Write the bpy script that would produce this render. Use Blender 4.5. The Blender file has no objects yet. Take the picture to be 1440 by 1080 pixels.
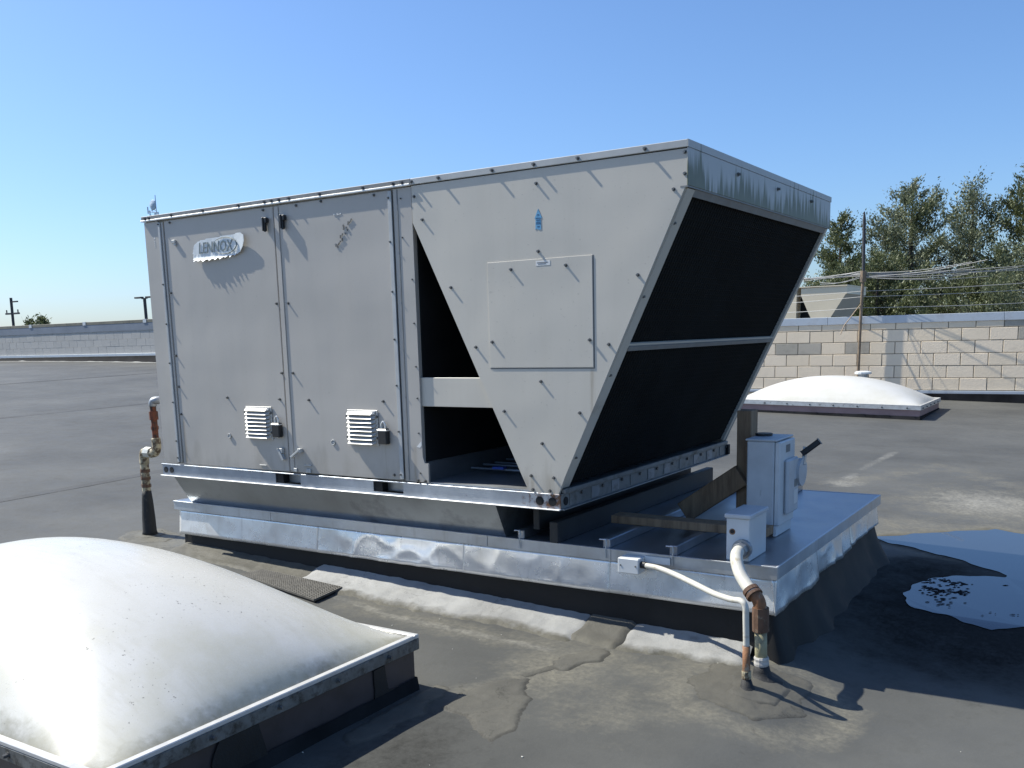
import bpy, bmesh, math, random
from mathutils import Vector, Matrix, noise
random.seed(7)
C = bpy.context.scene.collection
SC = bpy.context.scene
R = math.radians

# ------------------------------------------------------------------ camera
cam_d = bpy.data.cameras.new('camera')
cam = bpy.data.objects.new('camera', cam_d)
C.objects.link(cam)
M = Matrix(((0.84025, -0.06654, 0.53809), (0.54156, 0.15098, -0.82699), (-0.02622, 0.98629, 0.16290))).to_4x4()
M.translation = (5.44087, -4.02689, 0.87053)
cam.matrix_world = M
cam_d.sensor_fit = 'HORIZONTAL'
cam_d.sensor_width = 36
cam_d.lens = 33.173
cam_d.shift_y = 0.10519
cam_d.clip_start = 0.05
cam_d.clip_end = 5000
SC.camera = cam

# ------------------------------------------------------------------ sky and sun
SUN_TO = Vector((-1.0, -0.19, 1.15)).normalized()
el = math.asin(SUN_TO.z)
az = math.atan2(SUN_TO.x, SUN_TO.y)
world = bpy.data.worlds.new('World')
SC.world = world
world.use_nodes = True
wn = world.node_tree.nodes
wl = world.node_tree.links
wn.clear()
sky = wn.new('ShaderNodeTexSky')
sky.sky_type = 'NISHITA'
sky.sun_disc = False
sky.sun_elevation = el
sky.sun_rotation = az % (2 * math.pi)
sky.altitude = 0
sky.air_density = 1.0
sky.dust_density = 1.0
sky.ozone_density = 10.0
bg = wn.new('ShaderNodeBackground')
bg.inputs['Strength'].default_value = 0.12
wo = wn.new('ShaderNodeOutputWorld')
wl.new(sky.outputs[0], bg.inputs['Color'])
wl.new(bg.outputs[0], wo.inputs['Surface'])

sun_d = bpy.data.lights.new('sun', 'SUN')
sun_d.energy = 5.0
sun_d.angle = R(0.53)
sun_d.color = (1.0, 0.965, 0.87)
sun = bpy.data.objects.new('sun', sun_d)
C.objects.link(sun)
sun.rotation_euler = (-SUN_TO).to_track_quat('-Z', 'Y').to_euler()
sun.location = (-8, -3, 12)

SC.view_settings.view_transform = 'Standard'
SC.view_settings.look = 'None'
SC.view_settings.exposure = 0.55
SC.view_settings.gamma = 1.0
SC.view_settings.use_curve_mapping = False

# ------------------------------------------------------------------ object helpers
OFF = {}

def setp(o, label=None, cat=None, group=None, kind=None):
    if label: o['label'] = label
    if cat: o['category'] = cat
    if group: o['group'] = group
    if kind: o['kind'] = kind
    return o

def thing(name, label, cat, loc=(0, 0, 0), group=None):
    o = bpy.data.objects.new(name, None)
    C.objects.link(o)
    o.location = loc
    o.empty_display_size = 0.1
    OFF[o] = Vector(loc)
    return setp(o, label, cat, group)

def mesh_of(name, bm, mat, smooth=False, off=None):
    if off is not None:
        bmesh.ops.translate(bm, verts=bm.verts, vec=-off)
    me = bpy.data.meshes.new(name)
    bm.to_mesh(me)
    bm.free()
    for m in (mat if isinstance(mat, (list, tuple)) else [mat]):
        me.materials.append(m)
    if smooth:
        for p_ in me.polygons:
            p_.use_smooth = True
    return me

def obj(name, bm, mat, parent=None, smooth=False, label=None, cat=None, kind=None, group=None):
    """world-space bmesh -> one mesh object, parented with its root's offset removed"""
    off = OFF.get(parent) if parent else None
    o = bpy.data.objects.new(name, mesh_of(name, bm, mat, smooth, off))
    C.objects.link(o)
    if parent:
        o.parent = parent
        OFF[o] = OFF[parent]
    else:
        OFF[o] = Vector((0, 0, 0))
    return setp(o, label, cat, group, kind)

def inst(name, me, parent, loc, rot=None, scale=None):
    o = bpy.data.objects.new(name, me)
    C.objects.link(o)
    o.parent = parent
    o.location = Vector(loc) - OFF[parent]
    if rot: o.rotation_euler = rot
    if scale: o.scale = scale
    return o

def nb():
    return bmesh.new()

def box(bm, x0, x1, y0, y1, z0, z1, bev=0.0, mi=0):
    r = bmesh.ops.create_cube(bm, size=1.0)
    vs = r['verts']
    for v in vs:
        v.co = Vector(((x0 + x1) / 2 + v.co.x * (x1 - x0), (y0 + y1) / 2 + v.co.y * (y1 - y0), (z0 + z1) / 2 + v.co.z * (z1 - z0)))
    fs = set(f for v in vs for f in v.link_faces)
    for f in fs: f.material_index = mi
    if bev > 0:
        es = set(e for v in vs for e in v.link_edges)
        bmesh.ops.bevel(bm, geom=list(es), offset=bev, segments=1, affect='EDGES', profile=0.5)
    return bm

def obox(bm, a, b, w, h, up=(0, 0, 1), bev=0.0):
    """bar from a to b, width w, height h"""
    a = Vector(a); b = Vector(b)
    d = (b - a); L = d.length; d.normalize()
    s = d.cross(Vector(up)).normalized(); u = s.cross(d)
    r = bmesh.ops.create_cube(bm, size=1.0)
    vs = r['verts']
    for v in vs:
        c = v.co.copy()
        v.co = a + d * (c.x + .5) * L + s * c.y * w + u * c.z * h
    if bev > 0:
        es = set(e for v in vs for e in v.link_edges)
        bmesh.ops.bevel(bm, geom=list(es), offset=bev, segments=1, affect='EDGES')
    return bm

def prism_xz(bm, poly, y0, y1):
    """polygon in the x-z plane extruded from y0 to y1"""
    a = [bm.verts.new((x, y0, z)) for x, z in poly]
    b = [bm.verts.new((x, y1, z)) for x, z in poly]
    n = len(poly)
    bm.faces.new(a)
    bm.faces.new(b[::-1])
    for i in range(n):
        j = (i + 1) % n
        bm.faces.new((a[j], a[i], b[i], b[j]))
    bmesh.ops.recalc_face_normals(bm, faces=bm.faces)
    return bm

def smooth_path(pts, n=6):
    P = [Vector(p) for p in pts]
    out = []
    for i in range(len(P) - 1):
        p0 = P[max(i - 1, 0)]; p1 = P[i]; p2 = P[i + 1]; p3 = P[min(i + 2, len(P) - 1)]
        for k in range(n):
            t = k / n
            out.append(0.5 * ((2 * p1) + (p2 - p0) * t + (2 * p0 - 5 * p1 + 4 * p2 - p3) * t * t + (3 * p1 - p0 - 3 * p2 + p3) * t ** 3))
    out.append(P[-1])
    return out

def tube(bm, pts, r, seg=12, cap=True):
    P = [Vector(p) for p in pts]
    rr = r if isinstance(r, (list, tuple)) else [r] * len(P)
    rings = []
    prev = None
    for i, p in enumerate(P):
        d = (P[min(i + 1, len(P) - 1)] - P[max(i - 1, 0)]).normalized()
        if prev is None:
            ref = Vector((0, 0, 1)) if abs(d.z) < 0.9 else Vector((1, 0, 0))
            u = d.cross(ref).normalized()
        else:
            u = (prev - d * prev.dot(d)).normalized()
        prev = u
        w = d.cross(u)
        rings.append([bm.verts.new(p + (u * math.cos(2 * math.pi * k / seg) + w * math.sin(2 * math.pi * k / seg)) * rr[i]) for k in range(seg)])
    for a, b in zip(rings, rings[1:]):
        for k in range(seg):
            bm.faces.new((a[k], a[(k + 1) % seg], b[(k + 1) % seg], b[k]))
    if cap:
        bm.faces.new(rings[0][::-1]); bm.faces.new(rings[-1])
    bmesh.ops.recalc_face_normals(bm, faces=bm.faces)
    return bm

def poly_sheet(bm, poly, zf, th):
    """flat patch following the ground: polygon (x,y), height function, thickness"""
    top = [bm.verts.new((x, y, zf(x, y) + th)) for x, y in poly]
    bot = [bm.verts.new((x, y, zf(x, y) - 0.01)) for x, y in poly]
    bm.faces.new(top)
    n = len(poly)
    for i in range(n):
        j = (i + 1) % n
        bm.faces.new((top[i], bot[i], bot[j], top[j]))
    bmesh.ops.recalc_face_normals(bm, faces=bm.faces)
    bmesh.ops.triangulate(bm, faces=[f for f in bm.faces if len(f.verts) > 4])
    return bm

# ------------------------------------------------------------------ material helpers
class NT:
    def __init__(s, name):
        s.m = bpy.data.materials.new(name)
        s.m.use_nodes = True
        s.t = s.m.node_tree
        s.n = s.t.nodes
        s.b = s.n['Principled BSDF']
        s.geo = None
    def new(s, t, **kw):
        n = s.n.new(t)
        for k, v in kw.items(): setattr(n, k, v)
        return n
    def link(s, a, b): s.t.links.new(a, b)
    def pos(s):
        if s.geo is None: s.geo = s.new('ShaderNodeNewGeometry')
        return s.geo.outputs['Position']
    def noise(s, scale, detail=4, rough=0.55, vec=None, stretch=None, dist=0.0):
        v = vec or s.pos()
        if stretch:
            mp = s.new('ShaderNodeMapping'); mp.inputs['Scale'].default_value = stretch
            s.link(v, mp.inputs['Vector']); v = mp.outputs[0]
        n = s.new('ShaderNodeTexNoise')
        n.inputs['Scale'].default_value = scale; n.inputs['Detail'].default_value = detail
        n.inputs['Roughness'].default_value = rough; n.inputs['Distortion'].default_value = dist
        s.link(v, n.inputs['Vector'])
        return n.outputs['Fac']
    def ramp(s, fac, a, b, smooth=False):
        r = s.new('ShaderNodeMapRange')
        r.inputs['From Min'].default_value = a; r.inputs['From Max'].default_value = b
        if smooth: r.interpolation_type = 'SMOOTHSTEP'
        s.link(fac, r.inputs['Value'])
        return r.outputs[0]
    def math(s, op, a, b=None):
        m = s.new('ShaderNodeMath', operation=op)
        for i, x in enumerate((a, b)):
            if x is None: continue
            if isinstance(x, (int, float)): m.inputs[i].default_value = x
            else: s.link(x, m.inputs[i])
        return m.outputs[0]
    def mix(s, fac, a, b):
        m = s.new('ShaderNodeMix', data_type='RGBA')
        if isinstance(fac, (int, float)): m.inputs['Factor'].default_value = fac
        else: s.link(fac, m.inputs['Factor'])
        for key, x in (('A', a), ('B', b)):
            sock = [i for i in m.inputs if i.name == key and i.type == 'RGBA'][0]
            if isinstance(x, tuple): sock.default_value = (x[0], x[1], x[2], 1)
            else: s.link(x, sock)
        return [o for o in m.outputs if o.type == 'RGBA'][0]
    def attr(s, name):
        a = s.new('ShaderNodeAttribute', attribute_name=name)
        return a
    def sep(s):
        q = s.new('ShaderNodeSeparateXYZ'); s.link(s.pos(), q.inputs[0]); return q.outputs
    def bump(s, h, strength=0.2, dist=0.01):
        b = s.new('ShaderNodeBump')
        b.inputs['Strength'].default_value = strength; b.inputs['Distance'].default_value = dist
        s.link(h, b.inputs['Height']); s.link(b.outputs[0], s.b.inputs['Normal'])
    def col(s, c):
        if isinstance(c, tuple): s.b.inputs['Base Color'].default_value = (c[0], c[1], c[2], 1)
        else: s.link(c, s.b.inputs['Base Color'])
    def rough(s, r):
        if isinstance(r, (int, float)): s.b.inputs['Roughness'].default_value = r
        else: s.link(r, s.b.inputs['Roughness'])
    def metal(s, v): s.b.inputs['Metallic'].default_value = v
    def spec(s, v): s.b.inputs['Specular IOR Level'].default_value = v

def weathered(name, c, rough=0.5, metal=0.0, var=0.12, scale=6, bump=0.05, dirt=None, dscale=9, dlo=0.55, dhi=0.75, stretch=None, spec=0.5):
    t = NT(name)
    n = t.noise(scale, 6, 0.6)
    lo = tuple(x * (1 - var) for x in c); hi = tuple(min(1, x * (1 + var)) for x in c)
    base = t.mix(t.ramp(n, 0.3, 0.7), lo, hi)
    if dirt:
        d = t.noise(dscale, 8, 0.65, stretch=stretch)
        base = t.mix(t.ramp(d, dlo, dhi), base, dirt)
    t.col(base)
    t.rough(t.math('ADD', t.math('MULTIPLY', n, 0.25), rough - 0.12))
    t.metal(metal); t.spec(spec)
    if bump: t.bump(t.noise(scale * 14, 5), bump, 0.004)
    return t.m

# painted sheet metal of the unit: faint oil-canning and water streaks
def painted(name, c, rough=0.42):
    t = NT(name)
    st = t.noise(3.0, 6, 0.6, stretch=(5, 5, 0.35))
    n = t.noise(1.4, 5, 0.5)
    sp = t.noise(60, 3, 0.6)
    base = t.mix(t.ramp(n, 0.3, 0.7), tuple(x * 0.95 for x in c), tuple(x * 1.04 for x in c))
    base = t.mix(t.math('MULTIPLY', t.ramp(st, 0.5, 0.8), 0.13), base, (c[0] * 0.74, c[1] * 0.72, c[2] * 0.64))
    base = t.mix(t.math('MULTIPLY', t.ramp(sp, 0.66, 0.72), 0.25), base, (0.18, 0.17, 0.15))
    zz = t.sep()[2]
    gr = t.math('ADD', t.ramp(zz, 0.42, 0.05), t.math('MULTIPLY', t.math('SUBTRACT', t.noise(4, 7, 0.65, stretch=(2.2, 2.2, 0.7)), 0.5), 2.4))
    base = t.mix(t.math('MULTIPLY', t.ramp(gr, 0.55, 1.5), 0.5), base, (0.20, 0.175, 0.13))
    q = t.sep()
    def run(x0, w, z0, z1):
        a = t.ramp(t.math('ABSOLUTE', t.math('SUBTRACT', q[0], x0)), w, w * .25)
        b = t.math('MULTIPLY', t.ramp(q[2], z0, z0 + .02), t.ramp(q[2], z1, z1 - .03))
        return t.math('MULTIPLY', a, b)
    rs = t.noise(5, 6, 0.7, stretch=(9, 9, 0.5))
    rr = None
    for a in ((1.985, .035, .09, .30), (1.17, .02, .09, .29), (2.93, .06, .07, .17), (3.07, .05, .07, .19), (2.19, .03, .08, .30), (0.26, .02, .09, .40), (3.30, .02, .45, .72)):
        m_ = run(*a)
        rr = m_ if rr is None else t.math('MAXIMUM', rr, m_)
    base = t.mix(t.math('MULTIPLY', t.math('MULTIPLY', rr, t.ramp(rs, 0.38, 0.7)), 0.55), base, (0.19, 0.135, 0.065))
    t.col(base)
    t.rough(t.math('ADD', t.math('MULTIPLY', n, 0.15), rough - 0.07))
    t.spec(0.4)
    t.bump(t.noise(1.6, 2, 0.4), 0.45, 0.03)
    return t.m

PAINT = painted('paint_grey', (0.430, 0.405, 0.365))
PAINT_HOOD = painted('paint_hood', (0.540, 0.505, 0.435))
PAINT_CAP = weathered('paint_cap', (0.42, 0.43, 0.42), 0.45, 0, 0.1, 8, 0.03)
CAP_DARK = weathered('cap_edge', (0.20, 0.205, 0.20), 0.5, 0, 0.2, 12, 0.03)

def fascia_mat():
    t = NT('fascia_algae')
    x = t.sep()
    st = t.noise(1.0, 5, 0.6, stretch=(1, 26, 1.1))
    big = t.noise(2.2, 3, 0.5, stretch=(1, 1, 0.15))
    zz = t.ramp(x[2], 1.68, 1.50)
    m = t.math('ADD', t.math('MULTIPLY', st, 0.9), t.math('MULTIPLY', zz, 0.30))
    m = t.math('ADD', m, t.math('MULTIPLY', big, 0.35))
    f = t.ramp(m, 0.74, 0.86)
    base = t.mix(t.noise(5, 5), (0.44, 0.44, 0.42), (0.52, 0.52, 0.50))
    g = t.mix(t.noise(14, 4), (0.075, 0.085, 0.045), (0.16, 0.17, 0.10))
    t.col(t.mix(t.math('MULTIPLY', f, 0.9), base, g)); t.rough(0.5)
    return t.m
FASCIA = fascia_mat()

def galv(name, c, rough, metal=0.85):
    t = NT(name)
    v = t.new('ShaderNodeTexVoronoi'); v.inputs['Scale'].default_value = 55
    t.link(t.pos(), v.inputs['Vector'])
    n = t.noise(5, 6, 0.6)
    base = t.mix(t.ramp(n, 0.3, 0.72), tuple(x * 0.75 for x in c), c)
    base = t.mix(t.math('MULTIPLY', v.outputs['Distance'], 0.25), base, tuple(x * 0.7 for x in c))
    st = t.noise(4, 6, 0.6, stretch=(5, 5, 0.6))
    base = t.mix(t.math('MULTIPLY', t.ramp(st, 0.55, 0.8), 0.35), base, (0.25, 0.24, 0.22))
    t.col(base); t.metal(metal)
    t.rough(t.math('ADD', t.math('MULTIPLY', n, 0.3), rough - 0.13))
    t.bump(t.noise(9, 4), 0.12, 0.006)
    return t.m
GALV = galv('galvanised_steel', (0.62, 0.65, 0.68), 0.40)
GALV_SHINY = galv('galvanised_bright', (0.97, 0.97, 0.95), 0.25, 0.55)
GALV_TOP = galv('galvanised_top', (0.43, 0.455, 0.49), 0.36)
ADAPT = weathered('aged_zinc', (0.33, 0.36, 0.385), 0.34, 0.75, 0.18, 3, 0.03, dirt=(0.10, 0.10, 0.10), dscale=3, dlo=0.55, dhi=0.8)
RAILPLATE = weathered('rail_plate_zinc', (0.27, 0.285, 0.30), 0.45, 0.35, 0.2, 6, 0.05, dirt=(0.11, 0.10, 0.085), dscale=12, dlo=0.52, dhi=0.7)
DARKSTEEL = weathered('dark_steel', (0.035, 0.036, 0.036), 0.6, 0.2, 0.3, 6, 0.05)
LIP = weathered('rail_lip_zinc', (0.70, 0.70, 0.68), 0.4, 0.25, 0.12, 12, 0.0)
GALV_DULL = galv('galvanised_dull', (0.40, 0.42, 0.44), 0.52)
def rail_mat():
    t = NT('rail_rusting')
    x = t.sep()
    n = t.noise(5, 6, 0.6)
    base = t.mix(t.ramp(n, 0.3, 0.72), (0.26, 0.29, 0.34), (0.42, 0.46, 0.52))
    rn = t.noise(24, 7, 0.7)
    edge = t.ramp(x[0], 2.75, 3.12)
    f = t.ramp(t.math('ADD', rn, t.math('MULTIPLY', edge, 0.22)), 0.62, 0.76)
    t.col(t.mix(f, base, (0.13, 0.055, 0.022)))
    t.link(t.math('SUBTRACT', 0.8, t.math('MULTIPLY', f, 0.8)), t.b.inputs['Metallic'])
    t.rough(0.42); t.bump(n, 0.12, 0.006)
    return t.m
RAIL = rail_mat()
RAILSIDE = weathered('rail_side', (0.20, 0.205, 0.20), 0.5, 0.3, 0.2, 6, 0.08, dirt=(0.075, 0.065, 0.05), dscale=9, dlo=0.5, dhi=0.7)
BLACK_MESH = weathered('coil_black', (0.010, 0.011, 0.011), 0.8, 0, 0.5, 3, 0, spec=0.15)
BLACK_IN = weathered('inner_black', (0.012, 0.013, 0.014), 0.7, 0, 0.4, 4, 0, spec=0.3)
RUBBER = weathered('black_rubber', (0.012, 0.0118, 0.0115), 0.62, 0, 0.35, 9, 0.15, spec=0.35)
SCREW = weathered('screw_steel', (0.17, 0.17, 0.165), 0.45, 0.7, 0.3, 40, 0)
RUBBER_DULL = weathered('dull_rubber', (0.022, 0.022, 0.023), 0.8, 0, 0.5, 3, 0.1, spec=0.04)
BLACKP = weathered('black_plastic', (0.014, 0.014, 0.015), 0.45, 0, 0.2, 20, 0)
BOXGREY = weathered('enclosure_grey', (0.50, 0.525, 0.54), 0.42, 0.0, 0.1, 7, 0.03, dirt=(0.2, 0.19, 0.17), dscale=14, dlo=0.62, dhi=0.8, stretch=(2, 2, 0.5))
BOXPALE = weathered('enclosure_pale', (0.60, 0.62, 0.62), 0.45, 0.0, 0.08, 7, 0.03)
WOOD = None
def wood_mat():
    t = NT('weathered_timber')
    g = t.noise(9, 7, 0.65, stretch=(2.5, 2.5, 0.35), dist=0.4)
    f = t.noise(70, 4, 0.6, stretch=(1, 1, 0.06))
    base = t.mix(t.ramp(g, 0.3, 0.72), (0.165, 0.105, 0.062), (0.34, 0.235, 0.14))
    base = t.mix(t.math('MULTIPLY', t.ramp(f, 0.5, 0.8), 0.5), base, (0.09, 0.058, 0.036))
    t.col(base); t.rough(0.8); t.bump(f, 0.4, 0.004)
    return t.m
WOOD = wood_mat()
WHITE_PVC = weathered('white_conduit', (0.56, 0.54, 0.47), 0.5, 0, 0.1, 12, 0.03, dirt=(0.33, 0.28, 0.19), dscale=18, dlo=0.55, dhi=0.72)
RUSTY = weathered('rusty_pipe', (0.22, 0.105, 0.05), 0.75, 0.1, 0.4, 16, 0.3, dirt=(0.36, 0.31, 0.24), dscale=22, dlo=0.5, dhi=0.66)
RUST_DARK = weathered('rusty_coupling', (0.13, 0.075, 0.048), 0.75, 0.2, 0.4, 18, 0.3, dirt=(0.33, 0.28, 0.20), dscale=26, dlo=0.58, dhi=0.72)
RUST_RED = weathered('rust_red', (0.15, 0.045, 0.02), 0.75, 0.1, 0.5, 18, 0.4, dirt=(0.035, 0.028, 0.022), dscale=22, dlo=0.45, dhi=0.6)
CREAM_PIPE = weathered('old_cream_pipe', (0.40, 0.35, 0.235), 0.6, 0, 0.3, 14, 0.3, dirt=(0.09, 0.06, 0.035), dscale=30, dlo=0.46, dhi=0.57)
OLIVE_PIPE = weathered('olive_pipe', (0.30, 0.28, 0.17), 0.6, 0, 0.25, 12, 0.1, dirt=(0.10, 0.075, 0.05), dscale=20, dlo=0.56, dhi=0.7)
MASTIC = weathered('black_mastic', (0.018, 0.018, 0.018), 0.7, 0, 0.4, 20, 0.5, dirt=(0.12, 0.11, 0.09), dscale=24, dlo=0.62, dhi=0.75)
BADGE = weathered('badge_white', (0.66, 0.69, 0.69), 0.5, 0, 0.1, 20, 0.05)
BADGE_TXT = weathered('badge_lettering', (0.16, 0.20, 0.21), 0.5, 0, 0.1, 20, 0)
BLUE = weathered('sticker_blue', (0.12, 0.33, 0.52), 0.5, 0, 0.15, 60, 0)
BLUE_DK = weathered('sticker_ink', (0.03, 0.10, 0.19), 0.5, 0, 0.1, 30, 0)
TAG = weathered('sticker_white', (0.68, 0.68, 0.66), 0.5, 0, 0.05, 30, 0)
INK = weathered('sticker_print', (0.10, 0.10, 0.10), 0.5, 0, 0.1, 30, 0)
LABELBLUE = weathered('label_blue', (0.05, 0.10, 0.42), 0.4, 0, 0.1, 30, 0)
LOUVRE = weathered('louvre_metal', (0.46, 0.455, 0.43), 0.36, 0.1, 0.08, 12, 0)
ALU = weathered('aluminium_frame', (0.66, 0.66, 0.64), 0.38, 0.5, 0.12, 14, 0.04, dirt=(0.16, 0.15, 0.13), dscale=22, dlo=0.57, dhi=0.72)
RIM = weathered('aluminium_rim', (0.60, 0.59, 0.56), 0.35, 0.25, 0.1, 14, 0.04, dirt=(0.45, 0.44, 0.40), dscale=18, dlo=0.6, dhi=0.8)
ALU_DIRTY = weathered('aluminium_grimy', (0.17, 0.172, 0.163), 0.5, 0.35, 0.3, 16, 0.1, dirt=(0.05, 0.047, 0.04), dscale=26, dlo=0.5, dhi=0.68)
PLUM = weathered('curb_brown_paint', (0.058, 0.047, 0.047), 0.36, 0, 0.2, 8, 0.06, dirt=(0.04, 0.036, 0.034), dscale=7, dlo=0.56, dhi=0.7)
PLUM_PALE = weathered('curb_brown_faded', (0.33, 0.215, 0.20), 0.55, 0, 0.15, 6, 0.05)
TAR = weathered('tar_patch', (0.012, 0.012, 0.012), 0.55, 0, 0.3, 14, 0.4)
COPING = weathered('coping_metal', (0.50, 0.54, 0.58), 0.45, 0.25, 0.08, 3, 0.03, dirt=(0.34, 0.35, 0.36), dscale=3, dlo=0.5, dhi=0.8)
COPING_OLD = weathered('coping_brown', (0.19, 0.175, 0.13), 0.6, 0, 0.3, 5, 0.05)
MAST = weathered('mast_rust', (0.23, 0.17, 0.115), 0.6, 0.2, 0.3, 9, 0.1, dirt=(0.10, 0.06, 0.035), dscale=12)
WIRE = weathered('bare_wire', (0.36, 0.36, 0.35), 0.5, 0.2, 0.1, 5, 0)
DISTPOLE = weathered('far_pole', (0.05, 0.05, 0.055), 0.7, 0, 0.2, 1, 0)
HAZEPOLE = weathered('far_tower_haze', (0.42, 0.52, 0.62), 0.7, 0, 0.1, 1, 0)  # pale blue puts distance haze into the colour
BEIGE = weathered('far_unit_beige', (0.84, 0.71, 0.50), 0.5, 0, 0.06, 2, 0)
BEIGE_DK = weathered('far_unit_panel', (0.50, 0.46, 0.37), 0.55, 0, 0.06, 2, 0)

# membrane of the roof: attributes carry stains (dirt, chalk), wet rim and painted shade; noise breaks them up
def membrane(name, use_attr=True, c0=(0.064, 0.0645, 0.060), c1=(0.110, 0.110, 0.101), grit=True):
    t = NT(name)
    n = t.noise(0.9, 7, 0.6)
    n2 = t.noise(6.5, 8, 0.65)
    n3 = t.noise(38, 6, 0.7)
    sm = t.noise(1.4, 5, 0.6, stretch=(0.35, 1.6, 1))
    base = t.mix(t.ramp(n, 0.28, 0.72), c0, c1)
    base = t.mix(t.math('MULTIPLY', t.ramp(sm, 0.52, 0.72), 0.30), base, (0.115, 0.113, 0.100))
    base = t.mix(t.math('MULTIPLY', t.ramp(n2, 0.55, 0.8), 0.30), base, tuple(x * 0.62 for x in c0))
    if use_attr:
        for key, col, col2, lo, hi in (('dirt', (0.215, 0.200, 0.155), (0.132, 0.124, 0.100), 0.46, 1.0),
                                       ('chalk', (0.31, 0.30, 0.265), (0.175, 0.17, 0.15), 0.52, 1.0),
                                       ('damp_shade', (0.020, 0.0195, 0.018), (0.034, 0.033, 0.031), 0.55, 0.95)):
            a = t.attr(key)
            v = t.math('ADD', a.outputs['Fac'], t.math('MULTIPLY', t.math('SUBTRACT', n2, 0.5), 1.1))
            v = t.math('ADD', v, t.math('MULTIPLY', t.math('SUBTRACT', n3, 0.5), 0.5))
            f = t.math('MULTIPLY', t.ramp(v, lo * 0.6, hi), 0.85)
            base = t.mix(f, base, t.mix(t.ramp(n3, 0.35, 0.65), col2, col))
    else:
        ea = t.attr('edge')
        ef = t.math('ADD', ea.outputs['Fac'], t.math('MULTIPLY', t.math('SUBTRACT', n3, 0.5), 0.9))
        base = t.mix(t.math('MULTIPLY', t.ramp(ef, 0.55, 1.1), 0.5), base, (0.035, 0.033, 0.028))
        wa = t.attr('wear')
        wf = t.math('ADD', wa.outputs['Fac'], t.math('MULTIPLY', t.math('SUBTRACT', n2, 0.5), 1.3))
        base = t.mix(t.ramp(wf, 0.35, 0.85), base, t.mix(n3, (0.072, 0.070, 0.060), (0.130, 0.121, 0.092)))
    cn = t.noise(4.5 if not use_attr else 1.1, 5, 0.6, dist=0.6)
    cl = t.ramp(t.math('ABSOLUTE', t.math('SUBTRACT', cn, 0.5)), 0.010 if not use_attr else 0.0022, 0.0)
    cm = t.ramp(t.noise(2.0, 3), 0.48, 0.62)
    base = t.mix(t.math('MULTIPLY', t.math('MULTIPLY', cl, cm), 0.6 if not use_attr else 0.35), base, (0.030, 0.028, 0.024))
    if grit:
        g = t.noise(170, 3, 0.6)
        base = t.mix(t.math('MULTIPLY', t.ramp(g, 0.62, 0.72), 0.35), base, (0.145, 0.14, 0.12))
    t.col(base)
    t.rough(t.math('ADD', t.math('MULTIPLY', n2, 0.35), 0.46)); t.spec(0.22)
    if use_attr: t.link(t.math('MULTIPLY', t.ramp(t.attr('damp_shade').outputs['Fac'], 0.5, 0.0), 0.22), t.b.inputs['Specular IOR Level'])
    h = t.math('ADD', t.math('MULTIPLY', n2, 0.7), t.math('MULTIPLY', n3, 0.3))
    t.bump(h, 0.35 if use_attr else 0.6, 0.012)
    return t.m
ROOF = membrane('roof_membrane')
PATCH = membrane('membrane_patch_grey', False, (0.070, 0.068, 0.060), (0.140, 0.132, 0.106))
PATCH_DIRTY = membrane('membrane_patch_dirty', False, (0.064, 0.062, 0.055), (0.150, 0.143, 0.118))
FLASH = membrane('membrane_flashing_pale', False, (0.19, 0.188, 0.178), (0.44, 0.44, 0.42))
SEAM = membrane('membrane_seam_strip', False, (0.062, 0.062, 0.058), (0.095, 0.094, 0.088))

# ------------------------------------------------------------------ roof surface
def gz0(x, y):
    z = -.53 + .022 * max(y, 0)
    if x >= 0:
        k = max(0.0, min(1.0, (x - 4.12) / .45)) * max(0.0, min(1.0, (1.35 - y) / .7))
        return z - .03 * x - .065 * k * k * (3 - 2 * k)
    return z + .67 * math.tanh((-x / 13) ** 1.25) + .004 * (-x)
def gz(x, y):
    z = gz0(x, y)
    d = math.hypot(x - 4.19, (y + 0.17))
    z += 0.016 * math.exp(-(d / 0.22) ** 2)
    near = max(0.0, 1 - (math.hypot(x - 2.5, y) / 14) ** 2)
    near *= 1 - math.exp(-(((x - 5.2) / 1.3) ** 4 + ((y - 2.2) / 1.7) ** 4))
    z += 0.007 * near * noise.noise(Vector((x * 1.3, y * 1.3, 0.3))) + 0.0025 * near * noise.noise(Vector((x * 5, y * 5, 2.3)))
    return z

def seg_d(px, py, ax, ay, bx, by):
    dx, dy = bx - ax, by - ay
    t = max(0, min(1, ((px - ax) * dx + (py - ay) * dy) / (dx * dx + dy * dy + 1e-12)))
    return math.hypot(px - ax - t * dx, py - ay - t * dy)
def line_f(x, y, pts, w):
    return max(math.exp(-(seg_d(x, y, *pts[i], *pts[i + 1]) / w) ** 2) for i in range(len(pts) - 1))
def blob(x, y, cx, cy, rx, ry, a=0):
    c, s = math.cos(a), math.sin(a)
    u = ((x - cx) * c + (y - cy) * s) / rx; v = (-(x - cx) * s + (y - cy) * c) / ry
    return math.exp(-(u * u + v * v))

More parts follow.
